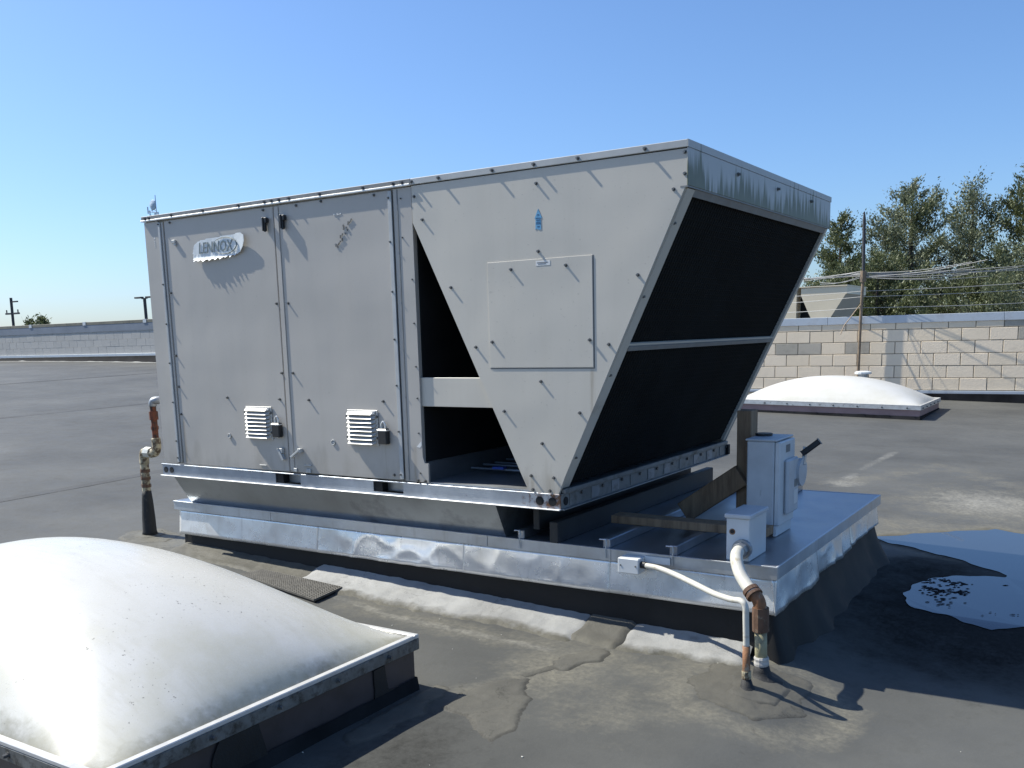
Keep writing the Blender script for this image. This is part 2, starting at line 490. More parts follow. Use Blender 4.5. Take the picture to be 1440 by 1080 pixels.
PUDDLE = [(4.02, 2.76), (4.14, 2.88), (4.28, 3.0), (4.5, 3.22), (4.73, 3.43), (4.9, 3.36), (5.3, 3.55), (6.2, 3.2), (6.6, 1.9), (5.8, .95),
          (5.35, 1.22), (5.09, 1.26), (4.96, 1.13), (4.84, 1.17), (4.73, 1.24), (4.58, 1.27), (4.49, 1.38), (4.46, 1.52), (4.48, 1.70), (4.54, 1.87),
          (4.64, 2.02), (4.76, 2.09), (4.85, 2.11), (4.90, 2.14), (4.915, 2.19), (4.89, 2.24), (4.83, 2.28), (4.72, 2.34), (4.6, 2.45), (4.45, 2.52), (4.3, 2.61), (4.2, 2.65), (4.1, 2.70)]
def in_poly(x, y, P):
    r = False; j = len(P) - 1
    for i in range(len(P)):
        if (P[i][1] > y) != (P[j][1] > y) and x < (P[j][0] - P[i][0]) * (y - P[i][1]) / (P[j][1] - P[i][1]) + P[i][0]: r = not r
        j = i
    return r
def poly_d(x, y, P):
    return min(seg_d(x, y, *P[i], *P[(i + 1) % len(P)]) for i in range(len(P)))

def stains(x, y):
    dirt = chalk = damp_shade = 0.0
    if -3 < x < 9 and -4 < y < 10:
        dirt = max(0.85 * blob(x, y, 3.35, -0.45, 0.30, 0.45), 0.75 * line_f(x, y, [(3.2, -0.95), (3.33, -0.6), (3.45, -0.2)], 0.14),
                   0.62 * line_f(x, y, [(1.9, -0.25), (2.8, -0.28), (3.4, -0.2), (3.9, -0.35)], 0.16),
                   0.70 * math.exp(-((math.hypot(x - 4.2, y + 0.25) - 0.36) / 0.12) ** 2),
                   0.5 * blob(x, y, 3.75, -0.75, 0.5, 0.35), 0.55 * blob(x, y, -0.2, 0.15, 0.5, 0.4),
                   0.85 * blob(x, y, 4.6, 4.3, 0.8, 0.8), 0.7 * blob(x, y, 4.1, 3.3, 0.5, 0.35), 0.55 * line_f(x, y, [(3.3, 4.7), (4.0, 6.1), (4.8, 5.1)], 0.22))
        pd = poly_d(x, y, PUDDLE)
        if not in_poly(x, y, PUDDLE): dirt = max(dirt, 0.8 * math.exp(-(pd / 0.22) ** 2) * (1 if y > 2.4 else 0.35))
        chalk = max(0.85 * line_f(x, y, [(3.32, 4.75), (3.34, 5.7), (3.40, 6.8), (3.46, 8.3)], 0.07) * (0.55 + 0.45 * math.sin(y * 9)),
                    0.7 * blob(x, y, 3.35, 4.7, 0.22, 0.22), 0.75 * blob(x, y, 4.55, 4.4, 0.5, 0.55), 0.55 * line_f(x, y, [(1.3, -0.12), (2.3, -0.3), (3.2, -0.28)], 0.05))
        damp_shade = max(damp_shade, 0.55 * math.exp(-(pd / 0.10) ** 2), 0.45 * blob(x, y, 3.05, -1.25, 0.4, 0.35), 1.1 * blob(x, y, 4.9, 1.35, 0.95, 0.95), 0.9 * blob(x, y, 4.5, 2.0, 0.45, 0.5), 0.6 * blob(x, y, 3.3, -1.6, 0.35, 0.6))  # puddle rim is wet; wide blobs beside the unit paint deeper shade
    if y > 11.6: chalk = max(chalk, 0.7 * math.exp(-((y - 12.35) / 0.22) ** 2))
    sk = max(0.6 * line_f(x, y, [(0.4, 9.55), (3.4, 9.5)], 0.12), 0)
    chalk = max(chalk, sk)
    return dirt, chalk, damp_shade

def axis(a, lo, hi, b, step, gmax=2.5):
    xs = []
    v = lo
    while v < hi: xs.append(v); v += step
    xs.append(hi)
    s = step; v = lo
    left = []
    while v > a:
        s = min(s * 1.22, gmax); v -= s; left.append(max(v, a))
    s = step; v = hi
    right = []
    while v < b:
        s = min(s * 1.22, gmax); v += s; right.append(min(v, b))
    return left[::-1] + xs + right
XS = axis(-60, -1.2, 6.2, 40, 0.04)
YS = axis(-18, -2.2, 4.2, 12.69, 0.04)
verts = []; faces = []; A = [[], [], []]
for y in YS:
    for x in XS:
        verts.append((x, y, gz(x, y)))
        for k, v in enumerate(stains(x, y)): A[k].append(v)
nx = len(XS)
for j in range(len(YS) - 1):
    for i in range(nx - 1):
        a = j * nx + i
        faces.append((a, a + 1, a + nx + 1, a + nx))
me = bpy.data.meshes.new('roof')
me.from_pydata(verts, [], faces)
for k, nm in enumerate(('dirt', 'chalk', 'damp_shade')):
    at = me.attributes.new(nm, 'FLOAT', 'POINT')
    at.data.foreach_set('value', A[k])
for p_ in me.polygons: p_.use_smooth = True
me.materials.append(ROOF)
roof = bpy.data.objects.new('roof', me)
C.objects.link(roof)
OFF[roof] = Vector((0, 0, 0))
roof['kind'] = 'structure'
roof['label'] = 'weathered grey membrane roof with pale dirt stains'

# street-level ground out to the horizon
bm = nb()
bmesh.ops.create_grid(bm, x_segments=8, y_segments=8, size=3000, matrix=Matrix.Translation((0, 0, -6.2)))
obj('ground', bm, weathered('street_ground', (0.10, 0.105, 0.085), 0.9, 0, 0.3, 0.02, 0), kind='structure', label='street level ground far below the roof')

def ragged(poly, amp=0.02, n=6):
    out = []
    for i in range(len(poly)):
        a = Vector(poly[i]); b = Vector(poly[(i + 1) % len(poly)])
        for k in range(n):
            p = a.lerp(b, k / n)
            out.append((p.x + amp * noise.noise(Vector((p.x * 9, p.y * 9, 1.7))), p.y + amp * noise.noise(Vector((p.x * 9, p.y * 9, 7.7)))))
    return out

# patches of extra membrane, each a piece laid on the roof
def ell(cx, cy, rx, ry, n=16, a0=0):
    return [(cx + rx * math.cos(2 * math.pi * k / n + a0), cy + ry * math.sin(2 * math.pi * k / n + a0)) for k in range(n)]
def patch(name, poly, mat, th=0.007, amp=0.025, n=3, label=None):
    """extra ply of membrane: wrinkled sheet whose worn border dips into the roof"""
    P = ragged(poly, amp, n)
    x0 = min(p[0] for p in P); x1 = max(p[0] for p in P); y0 = min(p[1] for p in P); y1 = max(p[1] for p in P)
    st = 0.014
    nx_ = int((x1 - x0) / st) + 3; ny_ = int((y1 - y0) / st) + 3
    bm = nb()
    el_ = bm.verts.layers.float.new('edge')
    V = {}
    for j in range(ny_):
        for i in range(nx_):
            x = x0 + (i - 1) * st; y = y0 + (j - 1) * st
            d = poly_d(x, y, P) * (1 if in_poly(x, y, P) else -1)
            d += 0.010 * noise.noise(Vector((x * 22, y * 22, 4)))
            if d < -0.02: continue
            k = max(0.0, min(1.0, d / 0.016)); k = k * k * (3 - 2 * k)
            w = abs(noise.noise(Vector((x * 7, y * 7, 1.5 + th * 100)))) * 0.9 + abs(noise.noise(Vector((x * 19, y * 19, 6)))) * 0.5
            v = bm.verts.new((x, y, gz(x, y) - 0.003 + (th * .6 + 0.003) * k + 0.009 * k * (w - 0.4)))
            v[el_] = max(0.0, 1 - abs(d - 0.006) / 0.026) * 1.25 + 0.45 * max(0, 1 - w / 0.22)
            V[i, j] = v
    for (i, j), v in V.items():
        q = [V.get((i, j)), V.get((i + 1, j)), V.get((i + 1, j + 1)), V.get((i, j + 1))]
        if all(q): bm.faces.new(q)
    return obj(name, bm, mat, roof, smooth=True, label=label)
patch('membrane_patch', [(3.22, -0.66), (3.30, -0.62), (3.44, -0.84), (3.55, -1.14), (3.53, -1.3), (3.18, -1.1), (3.14, -0.95)], PATCH_DIRTY, 0.010, 0.05)
patch('membrane_patch', [(3.32, -0.47), (3.27, -0.33), (3.36, -0.15), (3.45, -0.15), (3.47, -0.3), (3.42, -0.5)], PATCH_DIRTY, 0.011, 0.05)
patch('membrane_patch', [(3.24, -0.64), (3.30, -0.66), (3.43, -0.25), (3.37, -0.2)], PATCH, 0.006, 0.01)
patch('membrane_patch', ell(4.18, -0.22, 0.27, 0.30), PATCH, 0.006, 0.09, 2)
patch('membrane_patch', ell(4.19, -0.21, 0.13, 0.17), PATCH_DIRTY, 0.014, 0.05, 2)
patch('membrane_patch', [(-0.66, 0.05), (-0.78, 0.25), (-0.62, 0.42), (-0.36, 0.40), (-0.25, 0.15), (-0.4, 0.0)], PATCH, 0.006, 0.05)
patch('membrane_patch', ell(-0.55, 0.25, 0.12, 0.12), PATCH_DIRTY, 0.012, 0.03, 2)
patch('membrane_patch', [(-0.42, -0.05), (-0.2, 0.1), (0.06, 0.13), (0.13, 0.05), (0.12, -0.12), (-0.1, -0.2)], PATCH_DIRTY, 0.009, 0.04)
for (a, b) in (((-2.62, -6), (-2.72, 12)), ((-8.55, -4), (-7.3, 12)), ((-14, -2), (-13, 12))):
    bm = nb()
    n = 40
    for k in range(n):
        p = Vector((a[0] + (b[0] - a[0]) * k / n, a[1] + (b[1] - a[1]) * k / n)); q = Vector((a[0] + (b[0] - a[0]) * (k + 1) / n, a[1] + (b[1] - a[1]) * (k + 1) / n))
        vs = []
        for pt, w, h in ((p, -.06, .001), (q, -.06, .001), (q, .06, -.002), (p, .06, -.002)):
            vs.append(bm.verts.new((pt.x + w, pt.y, gz(pt.x + w, pt.y) + h + 0.004)))
        bm.faces.new(vs[::-1] if False else vs)
        lo = [bm.verts.new((pt.x - .06, pt.y, gz(pt.x - .06, pt.y) - .02)) for pt in (p, q)]
        bm.faces.new((vs[0], vs[1], lo[1], lo[0]))
    bmesh.ops.recalc_face_normals(bm, faces=bm.faces)
    obj('membrane_seam', bm, SEAM, roof)
# pale cant strip of flashing along the front of the platform kerb
def strip(x0, x1, w0, w1, th, mat, zup=0.03, jag=0.03, n=30, name='membrane_flashing'):
    bm = nb()
    wl2 = bm.verts.layers.float.new('wear')
    rows = []
    n = int((x1 - x0) / 0.02); m = 16
    for k in range(n + 1):
        x = x0 + (x1 - x0) * k / n
        w = w0 + (w1 - w0) * k / n + jag * noise.noise(Vector((x * 3.1, 0.4, 5))) + jag * .5 * noise.noise(Vector((x * 11, 2.4, 5))) + .012 * noise.noise(Vector((x * 37, 2.4, 5)))
        endf = min(1.0, min(x - x0, x1 - x) / 0.04 + 0.0)
        row = []
        for q in range(m + 1):
            s_ = q / m
            y = 0.137 - s_ * w
            xx = x + 0.03 * noise.noise(Vector((x * 5, y * 9, 8)))
            e = min(1.0, (1 - s_) / 0.16) * max(0.0, endf)
            wr_ = abs(noise.noise(Vector((x * 6, y * 8, 3)))) * .010 + abs(noise.noise(Vector((x * 17, y * 17, 3)))) * .006
            v = bm.verts.new((xx, y, gz(xx, y) - 0.004 + (th + 0.004) * e + zup * (1 - s_) ** 2 + wr_ * e))
            v[wl2] = max(0.0, (s_ - 0.55) / 0.45) * 0.95 + 0.8 * max(0, noise.noise(Vector((x * 2.6, y * 5, 9))) - 0.05)
            row.append(v)
        rows.append(row)
    for a, b in zip(rows, rows[1:]):
        for i in range(m): bm.faces.new((a[i], b[i], b[i + 1], a[i + 1]))
    bmesh.ops.recalc_face_normals(bm, faces=bm.faces)
    for f in bm.faces:
        if f.normal.z < 0: f.normal_flip()
    return obj(name, bm, mat, roof, smooth=True)
strip(-0.02, 1.35, 0.20, 0.22, 0.006, PATCH, 0.03, 0.04)
strip(1.28, 3.22, 0.30, 0.28, 0.010, FLASH, 0.05, 0.05, 44)
strip(3.17, 3.47, 0.22, 0.26, 0.016, PATCH_DIRTY, 0.05, 0.02, 10)
strip(3.43, 4.06, 0.25, 0.16, 0.010, FLASH, 0.05, 0.04, 20)

# debris: pale grit and bits of litter
bm = nb()
for k in range(60):
    x = random.uniform(0.5, 6); y = random.uniform(-2.5, 0.1)
    r = random.uniform(0.0012, 0.0032)
    bmesh.ops.create_icosphere(bm, subdivisions=1, radius=r, matrix=Matrix.Translation((x, y, gz(x, y) + r * .6)) @ Matrix.Scale(random.uniform(.8, 2), 4, (1, 0, 0)))
obj('roof_grit', bm, weathered('pale_grit', (0.55, 0.53, 0.46), 0.8, 0, 0.3, 50, 0), kind='stuff', label='pale specks of grit scattered on the roof', cat='grit')

# ------------------------------------------------------------------ puddle
tw = NT('puddle_water')
tw.col((0.030, 0.036, 0.044)); tw.rough(0.03); tw.b.inputs['IOR'].default_value = 1.95; tw.spec(0.5)
tw.bump(tw.noise(3, 2), 0.02, 0.01)
bm = nb()
PP = ragged(PUDDLE, 0.035, 5)
vs = [bm.verts.new((x, y, gz0(x, y) + 0.005)) for x, y in PP]
bm.faces.new(vs)
bmesh.ops.triangulate(bm, faces=bm.faces)
bmesh.ops.recalc_face_normals(bm, faces=bm.faces)
for f in bm.faces:
    if f.normal.z < 0: f.normal_flip()
obj('water', bm, tw.m, kind='structure', label='shallow puddle reflecting blue sky in the shade of the unit')
bm = nb()
clus = [(4.55 + random.uniform(0, .25), 1.42 + random.uniform(0, .5)) for _ in range(16)]
for k in range(170):
    cx_, cy_ = random.choice(clus)
    x = cx_ + random.gauss(0, .035); y = cy_ + random.gauss(0, .025)
    if k > 155: x = random.uniform(4.6, 5.2); y = random.uniform(1.3, 2.05)
    if not in_poly(x, y, PUDDLE): continue
    r = random.uniform(0.003, 0.0085)
    z = gz0(x, y) + 0.006
    e = random.uniform(1.5, 3.2)
    n = 7
    vs = []
    for i in range(n):
        a = 6.283 * i / n
        u_ = r * e * math.cos(a) * random.uniform(.6, 1.2); w_ = r * math.sin(a) * random.uniform(.6, 1.2)
        vs.append(bm.verts.new((x + u_ * .84 - w_ * .54, y + u_ * .54 + w_ * .84, z)))
    bm.faces.new(vs)
    top = bm.verts.new((x, y, z + 0.003))
    for i in range(n): bm.faces.new((vs[i], vs[(i + 1) % n], top))
obj('floating_debris', bm, RUBBER_DULL, kind='stuff', label='dark flecks of leaf litter floating at the near edge of the puddle', cat='debris')

# ------------------------------------------------------------------ sheet-metal platform under the unit
plat = thing('roof_platform', 'long low roof platform clad in dented galvanised sheet metal under the big grey unit', 'platform', (2.06, 1.18, -0.55))
PX0, PX1, PY0, PY1 = -0.056, 4.174, 0.108, 2.255
bm = box(nb(), PX0 + .012, PX1 - .012, PY0 + .012, PY1 - .012, -0.206, -0.1975)
obj('top_sheet', bm, GALV_TOP, plat)
def wavy(name, fx, L, z0, z1, amp, crease, seed, mat, n=60, m=8, bot=None, flare=0.018):
    """skirt sheet: fx(s, d) -> (x, y) for distance s along and outward offset d"""
    bm = nb()
    rows = []
    for i in range(n + 1):
        s = L[0] + (L[1] - L[0]) * i / n
        row = []
        for j in range(m + 1):
            t = j / m
            zb = z0 + (bot(s) if bot else 0)
            z = zb + (z1 - zb) * t
            env = math.sin(math.pi * min(1, max(0, i / n)) ) ** 0.4 * (0.3 + 0.7 * (1 - t))
            d = amp * noise.noise(Vector((s * 2.3, z * 3, seed))) + amp * .5 * noise.noise(Vector((s * 6, z * 5, seed + 3)))
            cr = 1 - abs(noise.noise(Vector((s * 4.5, z * 7, seed + 9)))) * 2
            d += crease * max(0, cr) ** 3
            x, y = fx(s, d * env + flare * (1 - t))
            row.append(bm.verts.new((x, y, z)))
        rows.append(row)
    for a, b in zip(rows, rows[1:]):
        for j in range(m): bm.faces.new((a[j], b[j], b[j + 1], a[j + 1]))
    bmesh.ops.recalc_face_normals(bm, faces=bm.faces)
    geom = bmesh.ops.extrude_face_region(bm, geom=list(bm.faces))
    vv = [v for v in geom['geom'] if isinstance(v, bmesh.types.BMVert)]
    for v in vv:
        px, py = fx(0, 0); qx, qy = fx(0, -0.004)
        v.co += Vector((qx - px, qy - py, 0))
    return obj(name, bm, mat, plat, smooth=True)
FR = lambda s, d: (s, 0.128 - d)
RT = lambda s, d: (4.150 + d, s)
segs = [(-0.02, 1.30, .004, .002, -0.424), (1.285, 2.42, .008, .012, -0.424), (2.405, 3.32, .005, .004, -0.424), (3.305, 4.166, .003, .001, -0.424)]
for k, (a, b, am, cr, zz) in enumerate(segs):
    off = 0.002 * (k % 2)
    wavy('skirt_panel', (lambda s, d, o=off: (s, 0.128 + o - d)), (a, b), zz, -0.255, am, cr, 3.1 + k * 7, GALV_SHINY, 70)
for k in range(3):
    a = 0.135 + k * 0.70 - (0.022 if k == 0 else 0); b = 0.135 + k * 0.70 + 0.715
    wavy('skirt_panel', (lambda s, d, o=0.002 * (k % 2): (4.150 - o + d, s)), (a, b), -0.425 + 0.02 * k, -0.255, .018, .010, 40 + k * 5, GALV_SHINY, 40, 8,
         bot=lambda s: 0.012 * noise.noise(Vector((s * 4, 1, 1))))
for (a0, a1, fy) in ((-0.02, 4.15, 2.235),):
    obj('skirt_panel', box(nb(), a0, a1, fy, fy + .004, -0.40, -0.255), GALV_SHINY, plat)
obj('skirt_panel', box(nb(), -0.024, -0.02, 0.13, 2.235, -0.42, -0.255), GALV_SHINY, plat)
# drip edge flange in lengths
for a, b in ((PX0, 0.9), (0.902, 2.58), (2.582, 3.33), (3.332, PX1)):
    bm = box(nb(), a, b, PY0, PY0 + .012, -0.258, -0.1955, 0.002)
    box(bm, a, b, PY0 - .006, PY0, -0.201, -0.196)
    obj('drip_edge', bm, GALV, plat)
bm = box(nb(), PX1 - .012, PX1, PY0 + .013, PY1 - .013, -0.258, -0.1955, 0.002)
obj('drip_edge', bm, GALV, plat)
obj('drip_edge', box(nb(), PX0, PX0 + .012, PY0 + .013, PY1 - .013, -0.258, -0.1955, 0.002), GALV, plat)
obj('drip_edge', box(nb(), PX0, PX1, PY1 - .012, PY1, -0.258, -0.1955, 0.002), GALV, plat)
# black rubber kerb under the skirt; the right side is dressed out as a sloping cant
bm = nb()
prof = []
n = 60
def kerb(bm, path, outs, z1, drop):
    rows = []
    for (x, y), (ox, oy) in zip(path, outs):
        zb = gz(x, y)
        r = []
        for t in (0, .25, .5, .75, 1):
            f = t ** 1.8
            z = z1 + (zb - 0.02 - z1) * t
            r.append(bm.verts.new((x + ox * f, y + oy * f, z + 0.006 * noise.noise(Vector((x * 6, y * 6, t * 3))))))
        rows.append(r)
    for a, b in zip(rows, rows[1:]):
        for j in range(4): bm.faces.new((a[j], a[j + 1], b[j + 1], b[j]))
path = [(0.0 + 4.13 * k / 60, 0.142) for k in range(61)] + [(4.135, 0.145 + 2.07 * k / 40) for k in range(41)]
outs = [(0, -0.008)] * 61 + [(0.06 + 0.06 * min(1, k / 10) + 0.05 * noise.noise(Vector((k * .3, 0, 0))), -0.05 * (1 - min(1, k / 6))) for k in range(41)]
kerb(bm, path, outs, -0.30, 0)
path = [(4.13 - 4.13 * k / 30, 2.22) for k in range(31)] + [(0.0, 2.22 - 2.08 * k / 20) for k in range(21)]
kerb(bm, path, [(0, .01)] * 31 + [(-.01, 0)] * 21, -0.30, 0)
bmesh.ops.recalc_face_normals(bm, faces=bm.faces)
obj('rubber_kerb', bm, RUBBER, plat, smooth=True)
# standing seams on the deck and their folded front ends
for x in (2.79, 3.30, 3.66):
    obj('standing_seam', box(nb(), x - .020, x + .020, PY0 + .014, PY1 - .014, -0.197, -0.150, 0.004), GALV_TOP, plat)
    bm = tube(nb(), [(x - .03, PY0 - .002, -0.151), (x + .006, PY0 - .003, -0.150), (x + .010, PY0 - .006, -0.175), (x + .004, PY0 - .008, -0.205), (x + .006, PY0 - .007, -0.245)], 0.0035, 6)
    obj('seam_clip', bm, GALV, plat)
# sloping transition adapter between deck and unit
bm = nb()
T = [(0.085, 0.02), (2.70, 0.02), (2.70, 2.30), (0.085, 2.30)]
B = [(0.10, 0.135), (2.685, 0.135), (2.685, 2.20), (0.10, 2.20)]
tv = [bm.verts.new((x, y, -0.001)) for x, y in T]; bv = [bm.verts.new((x, y, -0.1965)) for x, y in B]
for i in range(4):
    j = (i + 1) % 4
    bm.faces.new((tv[i], tv[j], bv[j], bv[i]))
bm.faces.new(tv); bm.faces.new(bv[::-1])
bmesh.ops.recalc_face_normals(bm, faces=bm.faces)
obj('adapter_skirt', bm, ADAPT, plat)
obj('beam_and_shade_panel', box(nb(), 2.98, 3.03, 0.10, 2.3, -0.197, -0.085, 0.004), DARKSTEEL, plat)
obj('beam_and_shade_panel', box(nb(), 2.845, 2.885, 0.16, 2.25, -0.1495, -0.004, 0.004), DARKSTEEL, plat)  # black panel added to keep the gap under the unit dark

# ------------------------------------------------------------------ the big rooftop unit
unit = thing('rooftop_unit', 'large grey rooftop air conditioning unit with slanted black coil, on the metal platform', 'air conditioner', (1.55, 1.17, 0.0))
H0, H1 = 0.088, 1.662
obj('cabinet', box(nb(), 0.032, 2.238, 0.016, 2.325, H0, H1), PAINT, unit)
for k in range(1):
    pass
obj('corner_post', box(nb(), 0.030, 0.170, 0.0, 0.015, H0 + .002, 1.655, 0.003), PAINT, unit)
# left edge trim strip (a folded channel standing proud)
obj('trim_strip', box(nb(), 0.176, 0.198, -0.010, 0.015, 0.10, 1.645, 0.003), PAINT_CAP, unit)
obj('trim_strip', box(nb(), 0.206, 0.222, -0.004, 0.015, 0.10, 1.645, 0.002), PAINT, unit)
d1 = obj('door', box(nb(), 0.226, 1.212, 0.002, 0.015, 0.092, 1.650, 0.003), PAINT, unit)
d2 = obj('door', box(nb(), 1.226, 2.100, 0.000, 0.015, 0.092, 1.650, 0.003), PAINT, unit)
obj('trim_strip', box(nb(), 2.084, 2.110, -0.007, -0.0005, 0.10, 1.645, 0.002), PAINT_CAP, d2)
obj('trim_strip', box(nb(), 1.226, 1.262, -0.005, -0.0005, 0.10, 1.645, 0.002), PAINT, d2)
# middle post with a small foot
bm = prism_xz(nb(), [(2.118, H0 + .002), (2.279, H0 + .002), (2.281, 0.194), (2.256, 0.196), (2.244, 0.232), (2.240, 1.652), (2.118, 1.652)], 0.001, 0.015)
obj('corner_post', bm, PAINT, unit)
obj('trim_strip', box(nb(), 2.142, 2.148, -0.002, 0.0008, 0.095, 1.648), CAP_DARK, unit)
# hood: V-shaped end plate, access panel, frame, coils
VP = [(2.245, 1.655), (2.245, 1.470), (2.920, 0.095), (2.955, 0.080), (3.098, 0.080), (3.139, 0.176), (3.765, 1.490), (3.776, 1.500), (3.776, 1.655)]
ep = obj('end_plate', prism_xz(nb(), VP, -0.002, 0.016), PAINT_HOOD, unit)
obj('access_panel', box(nb(), 2.712, 3.306, -0.0055, -0.0022, 0.713, 1.235, 0.0008), PAINT_HOOD, unit)
obj('panel_joint', box(nb(), 3.308, 3.3125, -0.0030, -0.0022, 0.711, 1.235), INK, unit)
obj('panel_joint', box(nb(), 2.712, 3.3125, -0.0031, -0.0023, 0.7065, 0.7105), INK, unit)
obj('back_plate', prism_xz(nb(), [(2.24, 1.655), (2.24, 0.09), (3.098, 0.080), (3.139, 0.176), (3.765, 1.490), (3.776, 1.655)], 2.326, 2.342), PAINT, unit)
dv = Vector((3.775 - 3.139, 0, 1.489 - 0.176)).normalized()
nv = Vector((dv.z, 0, -dv.x))          # outward normal of the slanted face
def slab(bm, s0, s1, y0, y1, n0, n1, bev=0):
    """box in the slanted coil plane: s along the slope, n outward"""
    o = Vector((3.139, 0, 0.176))
    r = bmesh.ops.create_cube(bm, size=1.0)
    for v in r['verts']:
        c = v.co
        v.co = o + dv * (s0 + (c.x + .5) * (s1 - s0)) + Vector((0, y0 + (c.y + .5) * (y1 - y0), 0)) + nv * (n0 + (c.z + .5) * (n1 - n0))
    bmesh.ops.recalc_face_normals(bm, faces=bm.faces)
    return bm
SL = 1.459
obj('coil_frame', slab(nb(), -0.075, SL, 0.0165, 0.098, -0.03, -0.002), PAINT_HOOD, unit)
obj('coil_frame', slab(nb(), -0.075, SL, 2.285, 2.3255, -0.03, -0.002), PAINT_HOOD, unit)
obj('coil_frame', slab(nb(), SL - 0.03, SL + .012, 0.0985, 2.2845, -0.03, -0.002), CAP_DARK, unit)
coil = obj('condenser_coil', slab(nb(), -0.07, SL - 0.031, 0.0985, 2.2845, -0.09, -0.022), BLACK_MESH, unit)
bm = nb()
for k in range(1, 74):
    y = 0.1 + 2.18 * k / 74
    slab(bm, -0.07, SL - 0.035, y - .0015, y + .0015, -0.0215, -0.0195)
for k in range(1, 50):
    s = -0.07 + 1.49 * k / 50
    slab(bm, s - .0015, s + .0015, 0.1, 2.284, -0.0193, -0.0175)
obj('coil_guard', bm, BLACK_MESH, coil, kind='stuff')
obj('coil_bar', slab(nb(), 0.676, 0.699, 0.099, 2.284, -0.017, 0.001), CAP_DARK, unit)
obj('coil_bar', slab(nb(), 0.7005, 0.712, 0.099, 2.284, -0.017, -0.004), PAINT_HOOD, unit)
# left-hand coil of the V, seen as a dark slope behind the opening
bm = prism_xz(nb(), [(2.262, 1.47), (2.33, 1.50), (2.99, 0.10), (2.93, 0.088)], 0.03, 2.32)
obj('condenser_coil', bm, BLACK_IN, unit)
obj('cross_band', box(nb(), 2.2405, 2.78, 0.0168, 0.03, 0.506, 0.661, 0.002), PAINT_HOOD, unit)
obj('inner_panel', box(nb(), 2.239, 2.245, 0.035, 2.32, 0.20, 1.6), BLACK_IN, unit)
obj('inner_floor', box(nb(), 2.2405, 3.08, 0.012, 2.325, 0.084, 0.092), GALV_DULL, unit)
obj('inner_sill', box(nb(), 2.246, 2.252, 0.03, 1.2, 0.0925, 0.199), GALV_DULL, unit)
for k in range(9):
    y = 0.42 + 0.125 * k
    obj('grille_rod', tube(nb(), [(2.27, y, 0.118 + .004 * (k % 2)), (3.02, y, 0.118 + .004 * (k % 2))], 0.007, 8), GALV_DULL, unit)
obj('label_sticker', box(nb(), 2.43, 2.505, 0.40, 0.44, 0.121, 0.134, 0.001), LABELBLUE, unit, label='small blue label on the grille rods')
# roof cap with lip
bm = box(nb(), 0.018, 2.243, -0.010, 2.36, 1.668, 1.692, 0.002)
obj('roof_cap', bm, CAP_DARK, unit)
obj('cap_lip', box(nb(), 0.018, 2.243, -0.017, 0.0155, 1.658, 1.6675, 0.0015), LIP, unit)
bm = box(nb(), 2.2445, 3.781, -0.010, 2.36, 1.660, 1.6915, 0.002)
obj('roof_cap', bm, PAINT_CAP, unit)
obj('front_fascia', box(nb(), 3.7765, 3.7825, -0.004, 2.348, 1.500, 1.6595, 0.0015), FASCIA, unit)
obj('front_fascia', box(nb(), 3.7815, 3.7845, -0.011, 2.361, 1.6605, 1.692), FASCIA, unit)
obj('fascia_lip', box(nb(), 3.745, 3.7805, -0.003, 2.347, 1.4935, 1.4995), CAP_DARK, unit)
# base rail: channel with fork pockets
def rail_piece(bm, x0, x1):
    box(bm, x0, x1, 0.004, 0.010, 0.006, 0.076)
bm = nb()
rail_piece(bm, 0.0, 1.085); rail_piece(bm, 1.298, 1.876); rail_piece(bm, 2.095, 3.106)
box(bm, 1.0851, 1.2979, 0.004, 0.010, 0.006, 0.016); box(bm, 1.8761, 2.0949, 0.004, 0.010, 0.006, 0.016)
box(bm, 0.0, 3.106, -0.004, 0.0101, 0.0762, 0.0825, 0.001)
rail = obj('base_rail', bm, RAIL, unit)
obj('rail_lip', box(nb(), -0.006, 3.108, -0.014, 0.012, 0.0, 0.0056, 0.001), LIP, rail)
for x0, x1 in ((1.086, 1.297), (1.877, 2.094)):
    bm = box(nb(), x0, x1, 0.06, 0.065, 0.0165, 0.0755)
    obj('fork_pocket', bm, GALV_DULL, rail)
    obj('fork_pocket', box(nb(), x0, x0 + 0.06, 0.0102, 0.0595, 0.0166, 0.0754), BLACK_IN, rail)
def disc(bm, x, y, z, r, th, seg=14, axis='Y'):
    mt = Matrix.Translation((x, y, z)) @ (Matrix.Rotation(R(90), 4, 'X') if axis == 'Y' else Matrix.Rotation(R(90), 4, 'Y'))
    bmesh.ops.create_cone(bm, cap_ends=True, segments=seg, radius1=r, radius2=r, depth=th, matrix=mt)
    return bm
for x in (2.985, 3.06, 0.035, 0.095):
    obj('lifting_hole', disc(nb(), x, 0.0030, 0.041, 0.023 if x > 1 else 0.020, 0.004), BLACK_IN if x > 1 else BLACKP, rail)
bm = box(nb(), 3.100, 3.106, 0.0105, 2.335, 0.006, 0.076)
box(bm, 3.1001, 3.116, 0.0105, 2.335, 0.0764, 0.0827)
side = obj('base_rail', bm, RAILSIDE, unit)
obj('rail_lip', box(nb(), 3.085, 3.124, 0.0125, 2.345, 0.0, 0.0056), GALV_DULL, side)
for k in range(10):
    y = 0.14 + k * 0.235
    bm = box(nb(), 3.1065, 3.110, y - .045, y + .045, 0.012, 0.074, 0.001)
    obj('rail_plate', bm, RAILPLATE if k % 3 else RAILSIDE, side)
    obj('rail_bolt', disc(nb(), 3.113, y + .08, 0.062, 0.009, 0.008, 8, 'X'), SCREW, side)
obj('lifting_hole', disc(nb(), 3.108, 0.055, 0.041, 0.022, 0.004, 12, 'X'), BLACK_IN, side)
obj('rail_flashing', box(nb(), 3.104, 3.125, 0.02, 2.33, 0.0832, 0.105, 0.002), RAILSIDE, side)
